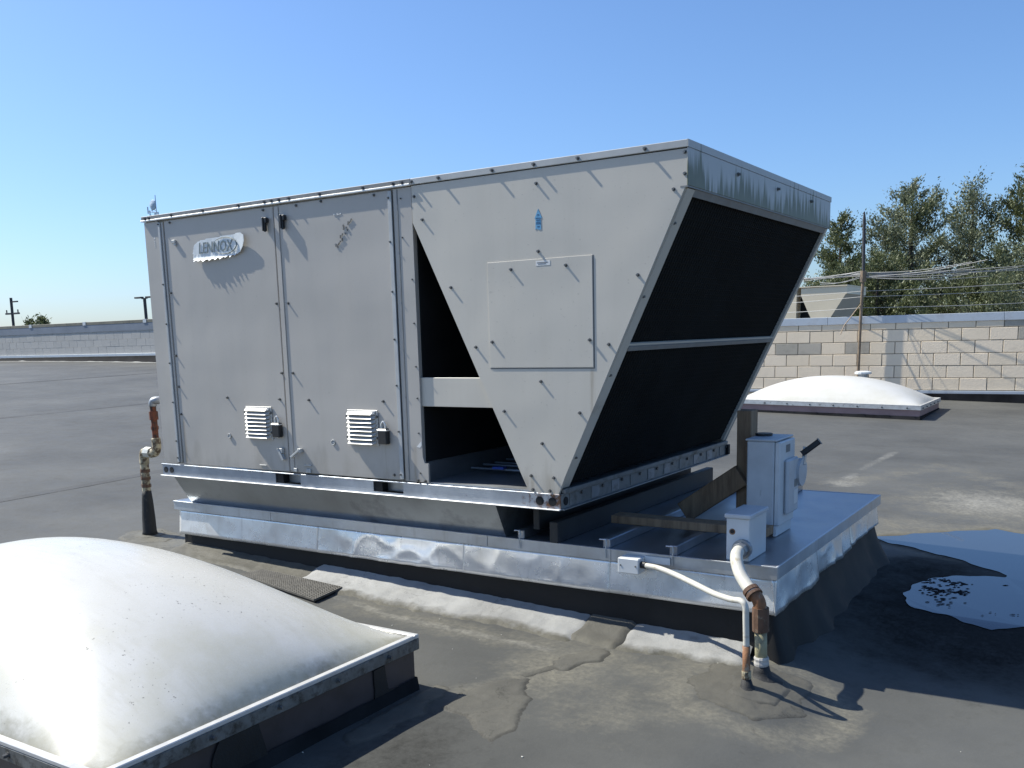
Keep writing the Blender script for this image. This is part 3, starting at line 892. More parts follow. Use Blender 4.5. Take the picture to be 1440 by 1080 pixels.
obj('rail_lip', box(nb(), 3.095, 3.1258, 2.3365, 2.372, 0.0061, 0.0755), BLACK_IN, side)

# screws
bm = nb()
bmesh.ops.create_cone(bm, cap_ends=True, segments=8, radius1=0.0085, radius2=0.0085, depth=0.002, matrix=Matrix.Rotation(R(90), 4, 'X'))
bmesh.ops.create_cone(bm, cap_ends=True, segments=6, radius1=0.0060, radius2=0.0052, depth=0.011, matrix=Matrix.Translation((0, -0.0065, 0)) @ Matrix.Rotation(R(90), 4, 'X'))
SCREW_ME = mesh_of('screw', bm, SCREW)
hood_s = [(2.311, 1.479), (2.480, 1.125), (2.625, 0.818), (3.007, 1.588), (3.011, 1.271), (3.292, 0.841), (3.388, 0.819), (3.539, 1.130), (3.714, 1.489), (3.011, 0.644), (2.789, 0.492), (3.227, 0.493), (3.011, 0.335), (2.942, 0.168), (3.074, 0.165), (2.262, 1.60)]
for x, z in hood_s: inst('screw', SCREW_ME, unit, (x, -0.003, z))
for x, z in ((2.853, 1.194), (3.165, 1.196), (2.730, 0.842), (3.288, 0.842)): inst('screw', SCREW_ME, unit, (x, -0.0065, z))
for x, z in ((0.288, 1.635), (0.707, 0.534), (1.170, 0.530), (1.197, 1.095), (1.203, 0.687), (1.135, 1.635), (0.245, 1.20), (0.243, 0.80), (0.246, 0.42), (0.245, 0.60)):
    inst('screw', SCREW_ME, unit, (x, 0.001, z))
for x, z in ((1.988, 1.635), (1.406, 1.635), (1.414, 0.529), (1.985, 0.530), (1.60, 1.64), (2.04, 0.12)): inst('screw', SCREW_ME, unit, (x, -0.001, z))
for x, z in ((1.294, 1.093), (1.298, 0.687)): inst('screw', SCREW_ME, unit, (x, -0.001, z))
for z in (1.61, 1.383, 1.122, 0.868, 0.618, 0.365, 0.125): inst('screw', SCREW_ME, unit, (2.091, -0.008, z), None, (.7, .7, .7))
for z in (1.632, 1.256, 1.005, 0.753, 0.498, 0.242, 0.13): inst('screw', SCREW_ME, unit, (0.187, -0.011, z), None, (.7, .7, .7))
for z in (1.60, 1.40, 1.18, 0.95, 0.72, 0.55, 0.36, 0.14): inst('screw', SCREW_ME, unit, (2.17 + 0.055 * (1 if z < 1.3 else 0), 0.0, z), None, (.6, .6, .6))
for x in (0.06, 0.10, 0.32, 0.62, 0.94, 1.16, 1.22, 1.28, 1.36, 1.60, 1.92, 2.13, 2.19): inst('screw', SCREW_ME, unit, (x, -0.0115, 1.678), None, (1.1, 1.1, 1.1))
for x in (2.255, 2.43, 2.76, 3.0, 3.24, 3.58): inst('screw', SCREW_ME, unit, (x, -0.0115, 1.675), None, (1.1, 1.1, 1.1))
for z in (1.64, 1.55): inst('screw', SCREW_ME, unit, (3.766, -0.003, z))
for s_ in (0.1, 0.55, 0.95, 1.3):
    p = Vector((3.139, 0.0, 0.176)) + dv * s_
    inst('screw', SCREW_ME, unit, (p.x - 0.004, 0.03, p.z + 0.002), (0, 0, R(90)))
for y in (0.62, 1.25, 1.9): inst('screw', SCREW_ME, unit, (3.785, y, 1.62), (0, 0, R(90)), (1.2, 1.2, 1.2))
for x in (2.95, 3.05, 2.26, 2.21): inst('screw', SCREW_ME, unit, (x, -0.003, 0.098))

# door hinges and latches
for x, zc, door in ((1.165, 1.548, d1), (1.312, 1.550, d2)):
    bm = box(nb(), x - .016, x - .006, -0.032, 0.0, zc - .035, zc + .042, 0.002)
    box(bm, x - .006, x + .014, -0.026, -0.004, zc + .010, zc + .040, 0.002)
    tube(bm, [(x - .004, -0.020, zc - .04), (x - .004, -0.020, zc + .01)], 0.006, 8)
    obj('hinge', bm, BLACKP, door)
bm = obox(nb(), (1.150, -0.018, 0.232), (1.188, -0.016, 0.165), 0.012, 0.02, (0, 1, 0), 0.002)
box(bm, 1.155, 1.182, -0.022, 0.001, 0.205, 0.235, 0.002)
obj('latch', bm, PAINT_CAP, d1)
bm = obox(nb(), (1.262, -0.026, 0.186), (1.330, -0.020, 0.232), 0.012, 0.016, (0, 1, 0), 0.002)
box(bm, 1.312, 1.340, -0.024, -0.001, 0.215, 0.240, 0.002)
obj('latch', bm, PAINT_CAP, d2)
for x, z, door in ((0.700, 0.293, d1), (1.590, 0.286, d2)):
    bm = nb()
    tube(bm, [(x + .014 * math.cos(a), -0.003, z + .014 * math.sin(a)) for a in [2 * math.pi * k / 14 for k in range(15)]], 0.003, 6)
    disc(bm, x, 0.0, z, 0.008, 0.008, 10)
    obj('knockout_plug', bm, PAINT_CAP, door)
bm = box(nb(), 0.305, 0.338, -0.014, 0.001, 1.505, 1.525, 0.002)
box(bm, 0.322, 0.338, -0.010, 0.001, 1.490, 1.505)
obj('door_tab', bm, PAINT_CAP, d1)
# foot plates under the doors
for x0, x1 in ((1.255, 1.285), (1.36, 1.40)):
    obj('door_clip', box(nb(), x0, x1, -0.010, -0.001, 0.096, 0.118, 0.002), PAINT_CAP, d2)
obj('door_clip', box(nb(), 1.345, 1.405, -0.008, -0.001, 0.137, 0.143, 0.001), PAINT_CAP, d2)
obj('door_clip', box(nb(), 0.96, 1.02, -0.006, 0.001, 0.119, 0.124, 0.001), PAINT_CAP, d1)

# louvred vents
for x0, x1, z0, z1, door, yb in ((0.876, 1.085, 0.288, 0.478, d1, 0.0), (1.722, 1.930, 0.284, 0.474, d2, -0.002)):
    v = obj('vent_cover', box(nb(), x0 - .006, x1 + .012, yb - .006, yb, z0 - .004, z1 + .006, 0.001), LOUVRE, door)
    nsl = 8
    for k in range(nsl):
        zt = z1 - (z1 - z0) * k / nsl
        zb = zt - (z1 - z0) / nsl * 0.86
        yy = yb - .006
        bm = nb()
        pts = [(yy, zt), (yy - .014, zt - .004), (yy - .030, zb + .002), (yy - .029, zb), (yy - .013, zt - .008), (yy, zt - .006)]
        prof_ = []
        for xx, ins in ((x0, 1), (x0 + .014, 0), (x1 - .014, 0), (x1, 1)):
            prof_.append([bm.verts.new((xx, yy + (py - yy) * (0.25 if ins else 1), pz + (0.004 if ins and py < yy - .01 else 0))) for py, pz in pts])
        for a, b in zip(prof_, prof_[1:]):
            for i in range(6): bm.faces.new((a[i], b[i], b[(i + 1) % 6], a[(i + 1) % 6]))
        bm.faces.new(prof_[0]); bm.faces.new(prof_[-1][::-1])
        bmesh.ops.recalc_face_normals(bm, faces=bm.faces)
        obj('louvre_slat', bm, LOUVRE, v)
    for xx, zz in ((x0 - .004, z1 - .03), (x1 + .008, z1 - .03), (x0 - .004, z0 + .04), (x1 + .008, z0 + .04)):
        inst('screw', SCREW_ME, v, (xx, yb - .0075, zz))
for xl, zl, door in ((1.150, 0.350, d1), (1.990, 0.341, d2)):
    lk = obj('padlock', box(nb(), xl - .032, xl + .032, -0.036, -0.001, zl - .048, zl + .040, 0.005), BLACKP, door)
    obj('lock_band', box(nb(), xl - .033, xl + .033, -0.037, -0.0012, zl + .026, zl + .034, 0.001), ALU, lk)
    a0 = [(xl - .014, -0.018, zl + .04), (xl - .014, -0.018, zl + .062), (xl, -0.018, zl + .078), (xl + .014, -0.018, zl + .062), (xl + .014, -0.018, zl + .04)]
    obj('shackle', tube(nb(), smooth_path(a0, 4), 0.0055, 8), ALU, lk)
# worn badge scraps on the right door
bm = nb()
random.seed(3)
for k in range(15):
    t_ = k / 14
    x = 1.700 + 0.105 * t_ + random.uniform(-.008, .008); z = 1.385 + 0.115 * t_ + random.uniform(-.014, .014) + (0.02 if 5 < k < 9 else 0)
    obox(bm, (x, -0.003, z), (x + random.uniform(-.012, .012), -0.004, z + random.uniform(.006, .022)), 0.006, 0.004, (0, 1, 0))
obj('badge_remnant', bm, weathered('glue_remnant', (0.20, 0.20, 0.19), 0.8, 0, 0.4, 60, 0), d2)
bm = nb()
for k in range(5): box(bm, 1.69 + k * .012, 1.698 + k * .012, -0.0025, -0.0005, 1.556 + .002 * math.sin(k * 2), 1.562 + .002 * math.cos(k * 3))
obj('badge_remnant', bm, TAG, d2)
# curling ragged maker's plate
badge_out = [(0.500, 1.395), (0.498, 1.43), (0.508, 1.470), (0.520, 1.485), (0.552, 1.500), (0.60, 1.508), (0.70, 1.512), (0.80, 1.518), (0.88, 1.520), (0.925, 1.528), (0.955, 1.52), (0.978, 1.512), (0.985, 1.485),
             (0.975, 1.455), (0.962, 1.435), (0.940, 1.412), (0.918, 1.402), (0.905, 1.395), (0.895, 1.402), (0.88, 1.388), (0.865, 1.396), (0.845, 1.382), (0.825, 1.392), (0.805, 1.380), (0.785, 1.389), (0.76, 1.375), (0.74, 1.386), (0.715, 1.374), (0.69, 1.383),
             (0.665, 1.372), (0.64, 1.381), (0.61, 1.370), (0.585, 1.380), (0.56, 1.372), (0.54, 1.384), (0.52, 1.374)]
bm = nb()
dense = []
for i in range(len(badge_out)):
    a = badge_out[i]; b = badge_out[(i + 1) % len(badge_out)]
    for k in range(3):
        t_ = k / 3
        dense.append((a[0] + (b[0] - a[0]) * t_ + .003 * noise.noise(Vector((i * 1.1, k * 3.3, 1))), a[1] + (b[1] - a[1]) * t_ + .003 * noise.noise(Vector((i * 1.7, k * 2.3, 4)))))
def by(x, z):
    return -0.012 - 0.022 * max(0, (1.405 - z) / .035) ** 1.5 - 0.012 * max(0, (x - .88) / .10) ** 1.3 - 0.003 * noise.noise(Vector((x * 45, z * 8, 2))) * (1 if z < 1.42 else .2)
gst = 0.006
GV = {}
for j in range(int(0.17 / gst) + 2):
    for i in range(int(0.50 / gst) + 2):
        x = 0.493 + i * gst; z = 1.366 + j * gst
        if in_poly(x, z, dense): GV[i, j] = bm.verts.new((x, by(x, z), z))
for (i, j) in list(GV):
    q = [GV.get((i, j)), GV.get((i + 1, j)), GV.get((i + 1, j + 1)), GV.get((i, j + 1))]
    if all(q): bm.faces.new(q)
    elif sum(1 for v in q if v) == 3: bm.faces.new([v for v in q if v])
g = bmesh.ops.extrude_face_region(bm, geom=list(bm.faces))
for v in g['geom']:
    if isinstance(v, bmesh.types.BMVert): v.co.y += 0.0025
bmesh.ops.recalc_face_normals(bm, faces=bm.faces)
bdg = obj('badge', bm, BADGE, d1, label='curled and torn white plate lettered LENNOX')
def text_mesh(s, size, depth, shear=0.0):
    cu = bpy.data.curves.new('lettering', 'FONT')
    cu.body = s; cu.size = size; cu.extrude = depth; cu.shear = shear
    cu.resolution_u = 2
    to = bpy.data.objects.new('lettering', cu)
    C.objects.link(to)
    bpy.context.view_layer.update()
    m_ = bpy.data.meshes.new_from_object(to.evaluated_get(bpy.context.evaluated_depsgraph_get()))
    bpy.data.objects.remove(to)
    return m_
lm = text_mesh('LENNOX', 0.094, 0.0012, 0.16)
lm.materials.clear(); lm.materials.append(BADGE_TXT)
xs_ = [v.co.x for v in lm.vertices]; w_ = max(xs_) - min(xs_)
lt = inst('lettering', lm, bdg, (0.556, -0.0148, 1.424), (R(90), 0, 0), (0.310 / w_, 1.0, 1.0))
pts = [(0.80 + .110 * math.cos(a), -0.0155 - .004 * max(0, math.cos(a)), 1.458 + .048 * math.sin(a)) for a in [R(-150 + 290 * k / 26) for k in range(27)]]
obj('swoosh', tube(nb(), pts, [0.001 + 0.0025 * math.sin(math.pi * k / 26) for k in range(27)], 6), BADGE_TXT, bdg)
# blue up-arrow sticker, small white tag, faded sticker on the left post
bm = prism_xz(nb(), [(2.998, 1.372), (3.006, 1.379), (3.014, 1.372), (3.030, 1.372), (3.029, 1.425), (3.036, 1.425), (3.015, 1.470), (2.994, 1.425), (3.000, 1.425)], -0.0035, -0.0022)
st = obj('arrow_sticker', bm, BLUE, ep)
bm = nb()
for z, w in ((1.385, .007), (1.399, .012), (1.405, .011), (1.415, .010), (1.424, .012), (1.440, .006)): box(bm, 3.0145 - w, 3.0145 + w, -0.0042, -0.0036, z, z + .004)
obj('sticker_print', bm, BLUE_DK, st)
tg = obj('tag_sticker', box(nb(), 2.998, 3.078, -0.0066, -0.0056, 1.203, 1.225), TAG, ep)
bm = box(nb(), 3.004, 3.066, -0.0072, -0.0067, 1.2155, 1.2185); box(bm, 3.010, 3.056, -0.0072, -0.0067, 1.209, 1.2115)
obj('sticker_print', bm, INK, tg)
bm = nb()
prism_xz(bm, [(0.118, 1.545), (0.126, 1.560), (0.134, 1.545)], -0.0012, -0.0002)
for z in (1.53, 1.518, 1.506, 1.494): box(bm, 0.122, 0.132, -0.0012, -0.0002, z, z + .004)
obj('arrow_sticker', bm, TAG, unit)
# scuff on the middle post
bm = prism_xz(nb(), [(2.206, 0.285), (2.240, 0.318), (2.240, 0.292), (2.228, 0.280)], 0.0, 0.0009)
obj('paint_scuff', bm, TAG, unit)

# ------------------------------------------------------------------ timber stand and electrical boxes on the deck
ws = thing('timber_stand', 'weathered timber post with sloping brace and flat board bracing the grey switch box', 'timber frame', (3.72, 0.95, -0.197))
obj('post', box(nb(), 3.672, 3.752, 0.965, 1.075, -0.1495, 0.436, 0.003), WOOD, ws)
obj('brace', obox(nb(), (3.37, 0.965, -0.150), (3.71, 0.945, 0.085), 0.115, 0.038, (0, 1, 0), 0.003), WOOD, ws)
bm = box(nb(), 3.14, 4.0, 0.49, 0.60, -0.149, -0.105, 0.003)
obj('board', bm, WOOD, ws)
sw = thing('disconnect_switch', 'tall grey electrical switch box with side lever, against the timber post', 'switch box', (3.88, 0.86, -0.197))
obj('enclosure', box(nb(), 3.812, 3.955, 0.725, 0.995, -0.180, 0.302, 0.006), BOXGREY, sw)
obj('lid', box(nb(), 3.806, 3.972, 0.718, 1.003, 0.3025, 0.312, 0.003), BOXGREY, sw)
cv_ = obj('cover', box(nb(), 3.9555, 3.985, 0.735, 0.99, -0.14, 0.298, 0.006), BOXPALE, sw)
obj('cover_pan', box(nb(), 3.9855, 4.010, 0.80, 0.985, -0.09, 0.20, 0.01), BOXGREY, cv_)
obj('warning_label', box(nb(), 4.0102, 4.0112, 0.90, 0.965, -0.045, 0.03), TAG, cv_)
obj('warning_label', box(nb(), 4.0102, 4.0112, 0.905, 0.955, 0.045, 0.085), CAP_DARK, cv_)
obj('nameplate', box(nb(), 3.9853, 3.9862, 0.83, 0.90, 0.235, 0.275), CAP_DARK, cv_)
obj('conduit_hub', tube(nb(), [(3.845, 0.90, 0.309), (3.845, 0.90, 0.325)], 0.045, 16), BLACKP, sw)
obj('lever', obox(nb(), (4.01, 1.045, 0.205), (4.095, 1.06, 0.275), 0.03, 0.035, (0, 1, 0), 0.004), BLACKP, sw)
obj('handle_disc', tube(nb(), [(3.9855, 1.02, 0.11), (4.022, 1.02, 0.11)], 0.075, 20), BOXGREY, sw)
obj('lever_arm', obox(nb(), (4.018, 1.04, 0.15), (4.022, 1.055, 0.24), 0.015, 0.03, (0, 1, 0), 0.003), ALU, sw)
obj('rain_skirt', box(nb(), 3.955, 3.972, 0.73, 0.99, -0.195, -0.1405, 0.002), BOXPALE, sw)

jb = thing('junction_box', 'small pale grey electrical box with a hooded lid at the front edge of the platform', 'junction box', (3.97, 0.27, -0.197))
b_ = obj('enclosure', box(nb(), 3.916, 4.028, 0.150, 0.395, -0.1968, 0.005, 0.004), BOXPALE, jb)
obj('lid', box(nb(), 3.908, 4.036, 0.141, 0.404, 0.0055, 0.026, 0.004), BOXGREY, jb)
obj('knockout_hole', disc(nb(), 3.945, 0.1495, -0.058, 0.010, 0.003), BLACKP, b_)
obj('rust_ring', disc(nb(), 3.945, 0.1500, -0.059, 0.015, 0.0015), RUSTY, b_)

# liquid-tight conduit down to a rusty elbow and riser
cd = thing('power_conduit', 'thick white conduit curving from the hooded box into a rusty pipe riser', 'conduit', (4.185, -0.12, -0.65))
hub = obj('connector', tube(nb(), [(3.998, 0.149, -0.135), (3.998, 0.125, -0.135)], 0.046, 16), GALV_DULL, cd)
obj('locknut', tube(nb(), [(3.998, 0.1245, -0.135), (3.998, 0.085, -0.135)], 0.036, 8), GALV_DULL, cd)
P = smooth_path([(3.998, 0.09, -0.135), (4.010, 0.03, -0.138), (4.030, -0.02, -0.165), (4.062, -0.06, -0.205), (4.105, -0.095, -0.242), (4.140, -0.12, -0.265)], 6)
obj('flexible_conduit', tube(nb(), P, 0.0285, 16), WHITE_PVC, cd, smooth=True)
bm = tube(nb(), [(4.122, -0.108, -0.252), (4.134, -0.116, -0.262)], 0.037, 16)
tube(bm, [(4.140, -0.120, -0.266), (4.150, -0.126, -0.274)], 0.038, 16)
obj('coupling_ring', bm, RUST_DARK, cd)
P = smooth_path([(4.145, -0.120, -0.270), (4.162, -0.126, -0.285), (4.171, -0.126, -0.308), (4.173, -0.124, -0.335)], 5)
obj('elbow', tube(nb(), P, 0.0285, 16), RUSTY, cd, smooth=True)
bm = tube(nb(), [(4.174, -0.122, -0.323), (4.176, -0.121, -0.430)], 0.036, 10)
obj('coupling', bm, RUST_DARK, cd)
bm = tube(nb(), [(4.176, -0.121, -0.42), (4.181, -0.12, -0.60)], 0.0265, 14)
obj('riser', bm, OLIVE_PIPE, cd, smooth=True)
bm = tube(nb(), smooth_path([(4.181, -0.12, -0.545), (4.1815, -0.12, -0.565), (4.182, -0.12, -0.585)], 2), [0.030, .033, .031, .033, 0.032], 14)
obj('sealant_collar', bm, weathered('pale_sealant', (0.46, 0.44, 0.40), 0.7, 0, 0.3, 30, 0.3), cd)
bm = tube(nb(), [(4.182, -0.12, -0.58), (4.183, -0.118, -0.61), (4.185, -0.12, -0.632), (4.186, -0.122, -0.648), (4.188, -0.122, -0.668)], [0.031, 0.037, 0.042, 0.060, 0.088], 16)
obj('boot', bm, MASTIC, cd, smooth=True)

sb = thing('wall_box', 'small white box screwed to the drip edge at the front of the platform', 'electrical box', (3.46, 0.07, -0.25))
b_ = obj('enclosure', box(nb(), 3.408, 3.520, 0.030, 0.107, -0.290, -0.214, 0.004), BOXPALE, sb)
for x in (3.424, 3.504): obj('cover_screw', disc(nb(), x, 0.029, -0.250, 0.004, 0.003, 8), SCREW, b_)
obj('connector', tube(nb(), [(3.5205, 0.06, -0.245), (3.548, 0.055, -0.245)], 0.017, 10), BLACKP, sb)
obj('mounting_plate', box(nb(), 3.521, 3.655, 0.098, 0.1035, -0.243, -0.2085, 0.001), BOXPALE, sb)

fc = thing('thin_conduit', 'thin cream flexible conduit running from the small white box down to a rusty stub', 'conduit', (4.168, -0.27, -0.66))
P = smooth_path([(3.545, 0.055, -0.245), (3.62, 0.03, -0.243), (3.72, -0.01, -0.252), (3.85, -0.09, -0.262), (3.98, -0.17, -0.274), (4.08, -0.23, -0.272), (4.135, -0.262, -0.264), (4.157, -0.27, -0.285), (4.160, -0.271, -0.34), (4.164, -0.272, -0.46)], 6)
obj('flexible_conduit', tube(nb(), P, 0.0135, 12), WHITE_PVC, fc, smooth=True)
obj('stub', tube(nb(), [(4.164, -0.272, -0.455), (4.167, -0.272, -0.62)], 0.0165, 12), RUSTY, fc, smooth=True)
obj('coupling', tube(nb(), [(4.166, -0.272, -0.565), (4.167, -0.272, -0.598)], 0.020, 10), CREAM_PIPE, fc)
obj('boot', tube(nb(), [(4.167, -0.272, -0.60), (4.168, -0.270, -0.63), (4.170, -0.272, -0.652), (4.172, -0.274, -0.676)], [0.019, .027, .043, .072], 14), MASTIC, fc, smooth=True)

# gas pipe on the left
gp = thing('gas_pipe', 'rusty gas pipe with elbows rising from a black boot left of the unit', 'pipe', (-0.546, 0.25, -0.50))
obj('elbow', tube(nb(), smooth_path([(-0.30, 0.36, 0.480), (-0.345, 0.27, 0.484), (-0.375, 0.25, 0.475), (-0.383, 0.25, 0.445)], 4), 0.028, 12), GALV_DULL, gp, smooth=True)
obj('pipe_run', tube(nb(), [(0.03, 0.95, 0.480), (-0.30, 0.36, 0.480)], 0.022, 12), GALV_DULL, gp)
bm = tube(nb(), [(-0.383, 0.25, 0.45), (-0.381, 0.25, 0.18)], 0.022, 12)
tube(bm, [(-0.383, 0.25, 0.405), (-0.382, 0.25, 0.345)], 0.031, 8)
tube(bm, [(-0.382, 0.25, 0.30), (-0.382, 0.25, 0.275)], 0.027, 10)
obj('pipe_run', bm, RUST_RED, gp)
obj('elbow', tube(nb(), smooth_path([(-0.381, 0.25, 0.215), (-0.379, 0.25, 0.15), (-0.395, 0.245, 0.110), (-0.43, 0.24, 0.105)], 4), 0.032, 12), CREAM_PIPE, gp, smooth=True)
obj('union', tube(nb(), [(-0.43, 0.24, 0.107), (-0.490, 0.24, 0.108)], 0.040, 8), weathered('zinc_union', (0.55, 0.55, 0.5), 0.5, 0.3, 0.2, 20, 0.1), gp)
obj('elbow', tube(nb(), smooth_path([(-0.485, 0.24, 0.108), (-0.52, 0.245, 0.100), (-0.535, 0.25, 0.06), (-0.536, 0.25, 0.02)], 4), 0.034, 12), CREAM_PIPE, gp, smooth=True)
bm = tube(nb(), [(-0.536, 0.25, 0.03), (-0.542, 0.25, -0.22)], 0.030, 12)
obj('pipe_run', bm, CREAM_PIPE, gp)
for z in (-0.02, -0.075, -0.13): obj('coupling', tube(nb(), [(-0.537, 0.25, z), (-0.538, 0.25, z - .022)], 0.0345, 10), RUST_DARK, gp)
obj('hanger_wire', tube(nb(), smooth_path([(-0.565, 0.25, 0.0), (-0.585, 0.25, -0.03), (-0.585, 0.25, -0.09), (-0.57, 0.25, -0.12)], 4), 0.006, 6), RUST_DARK, gp)
obj('boot', tube(nb(), [(-0.541, 0.25, -0.18), (-0.541, 0.25, -0.215), (-0.542, 0.25, -0.26), (-0.544, 0.25, -0.38), (-0.546, 0.25, -0.48), (-0.546, 0.25, -0.515)], [.033, .036, .040, .047, .050, .06], 14), MASTIC, gp, smooth=True)

# perforated mat
mat_ = thing('perforated_mat', 'perforated dark rubber mat lying on the roof between the near skylight and the platform', 'mat', (1.32, -0.17, -0.57))
MP = [Vector((0.94, -0.20)), Vector((1.70, -0.34)), Vector((1.66, -0.075)), Vector((0.97, -0.045))]
def mq(u, v, h=0):
    p = MP[0].lerp(MP[1], u).lerp(MP[3].lerp(MP[2], u), v)
    return Vector((p.x, p.y, gz0(p.x, p.y) + 0.008 + h))
bm = nb()
NU, NV = 36, 13
for i in range(NU + 1):
    obox(bm, mq(i / NU, 0, .012), mq(i / NU, 1, .012), 0.0085, 0.012)
for j in range(NV + 1):
    obox(bm, mq(0, j / NV, .0115), mq(1, j / NV, .0115), 0.0085, 0.0115)
bs = nb()
vb = [bs.verts.new(mq(u, v, .003)) for u, v in ((0, 0), (1, 0), (1, 1), (0, 1))]
bs.faces.new(vb)
ge = bmesh.ops.extrude_face_region(bs, geom=list(bs.faces))
for v in ge['geom']:
    if isinstance(v, bmesh.types.BMVert): v.co.z -= 0.02
bmesh.ops.recalc_face_normals(bs, faces=bs.faces)
obj('hole_shade_sheet', bs, RUBBER, mat_)  # dark sheet added underneath so the holes look shaded
obj('mat_grid', bm, weathered('mat_rubber', (0.125, 0.118, 0.102), 0.8, 0, 0.3, 20, 0.1), mat_, kind='stuff')

# ------------------------------------------------------------------ skylights
def dome_mat(name, x0, x1, y0, y1, grime):
    t = NT(name)
    q = t.sep()
    ex = t.math('MINIMUM', t.math('SUBTRACT', q[0], x0), t.math('SUBTRACT', x1, q[0]))
    ey = t.math('MINIMUM', t.math('SUBTRACT', q[1], y0), t.math('SUBTRACT', y1, q[1]))
    e = t.math('MINIMUM', ex, ey)
    n1 = t.noise(3, 7, 0.65); n2 = t.noise(24, 7, 0.7); n3 = t.noise(75, 3, 0.6)
    base = t.mix(t.ramp(n1, 0.3, 0.75), (0.600, 0.590, 0.550), (0.540, 0.525, 0.470))
    edge = t.math('ADD', t.ramp(e, 0.11, 0.0), t.math('MULTIPLY', t.math('SUBTRACT', n2, 0.5), 0.9))
    base = t.mix(t.math('MULTIPLY', t.ramp(edge, 0.50, 1.0), grime if grime > .5 else 0.12), base, (0.15, 0.14, 0.11))
    yel = t.math('ADD', t.ramp(e, 0.60, 0.05), t.math('MULTIPLY', t.math('SUBTRACT', n1, 0.5), 2.2))
    base = t.mix(t.math('MULTIPLY', t.ramp(yel, 0.45, 1.1), 0.55 * grime), base, (0.470, 0.450, 0.340))
    gr = t.noise(7, 8, 0.7, stretch=(1, 1.8, 1))
    base = t.mix(t.math('MULTIPLY', t.ramp(gr, 0.55, 0.8), 0.08 * grime), base, (0.36, 0.345, 0.28))
    dr = t.noise(10, 7, 0.7, stretch=(0.5, 3.0, 1)); rs = t.noise(1.3, 3)
    base = t.mix(t.math('MULTIPLY', t.math('MULTIPLY', t.ramp(dr, 0.50, 0.72), t.ramp(rs, 0.42, 0.62)), 0.30 * (grime if grime > .5 else 0)), base, (0.36, 0.335, 0.25))
    sp = t.math('MULTIPLY', t.ramp(n3, 0.665, 0.70), t.ramp(t.noise(2.2, 3), 0.5, 0.6))
    base = t.mix(t.math('MULTIPLY', sp, 0.9 * (grime if grime > .5 else 0)), base, (0.10, 0.09, 0.07))
    t.col(base)
    t.rough(t.math('ADD', t.math('MULTIPLY', n2, 0.16), 0.20) if grime > .5 else 0.4); t.spec(0.5)
    if grime > .5: t.bump(n2, 0.02, 0.002)
    return t.m

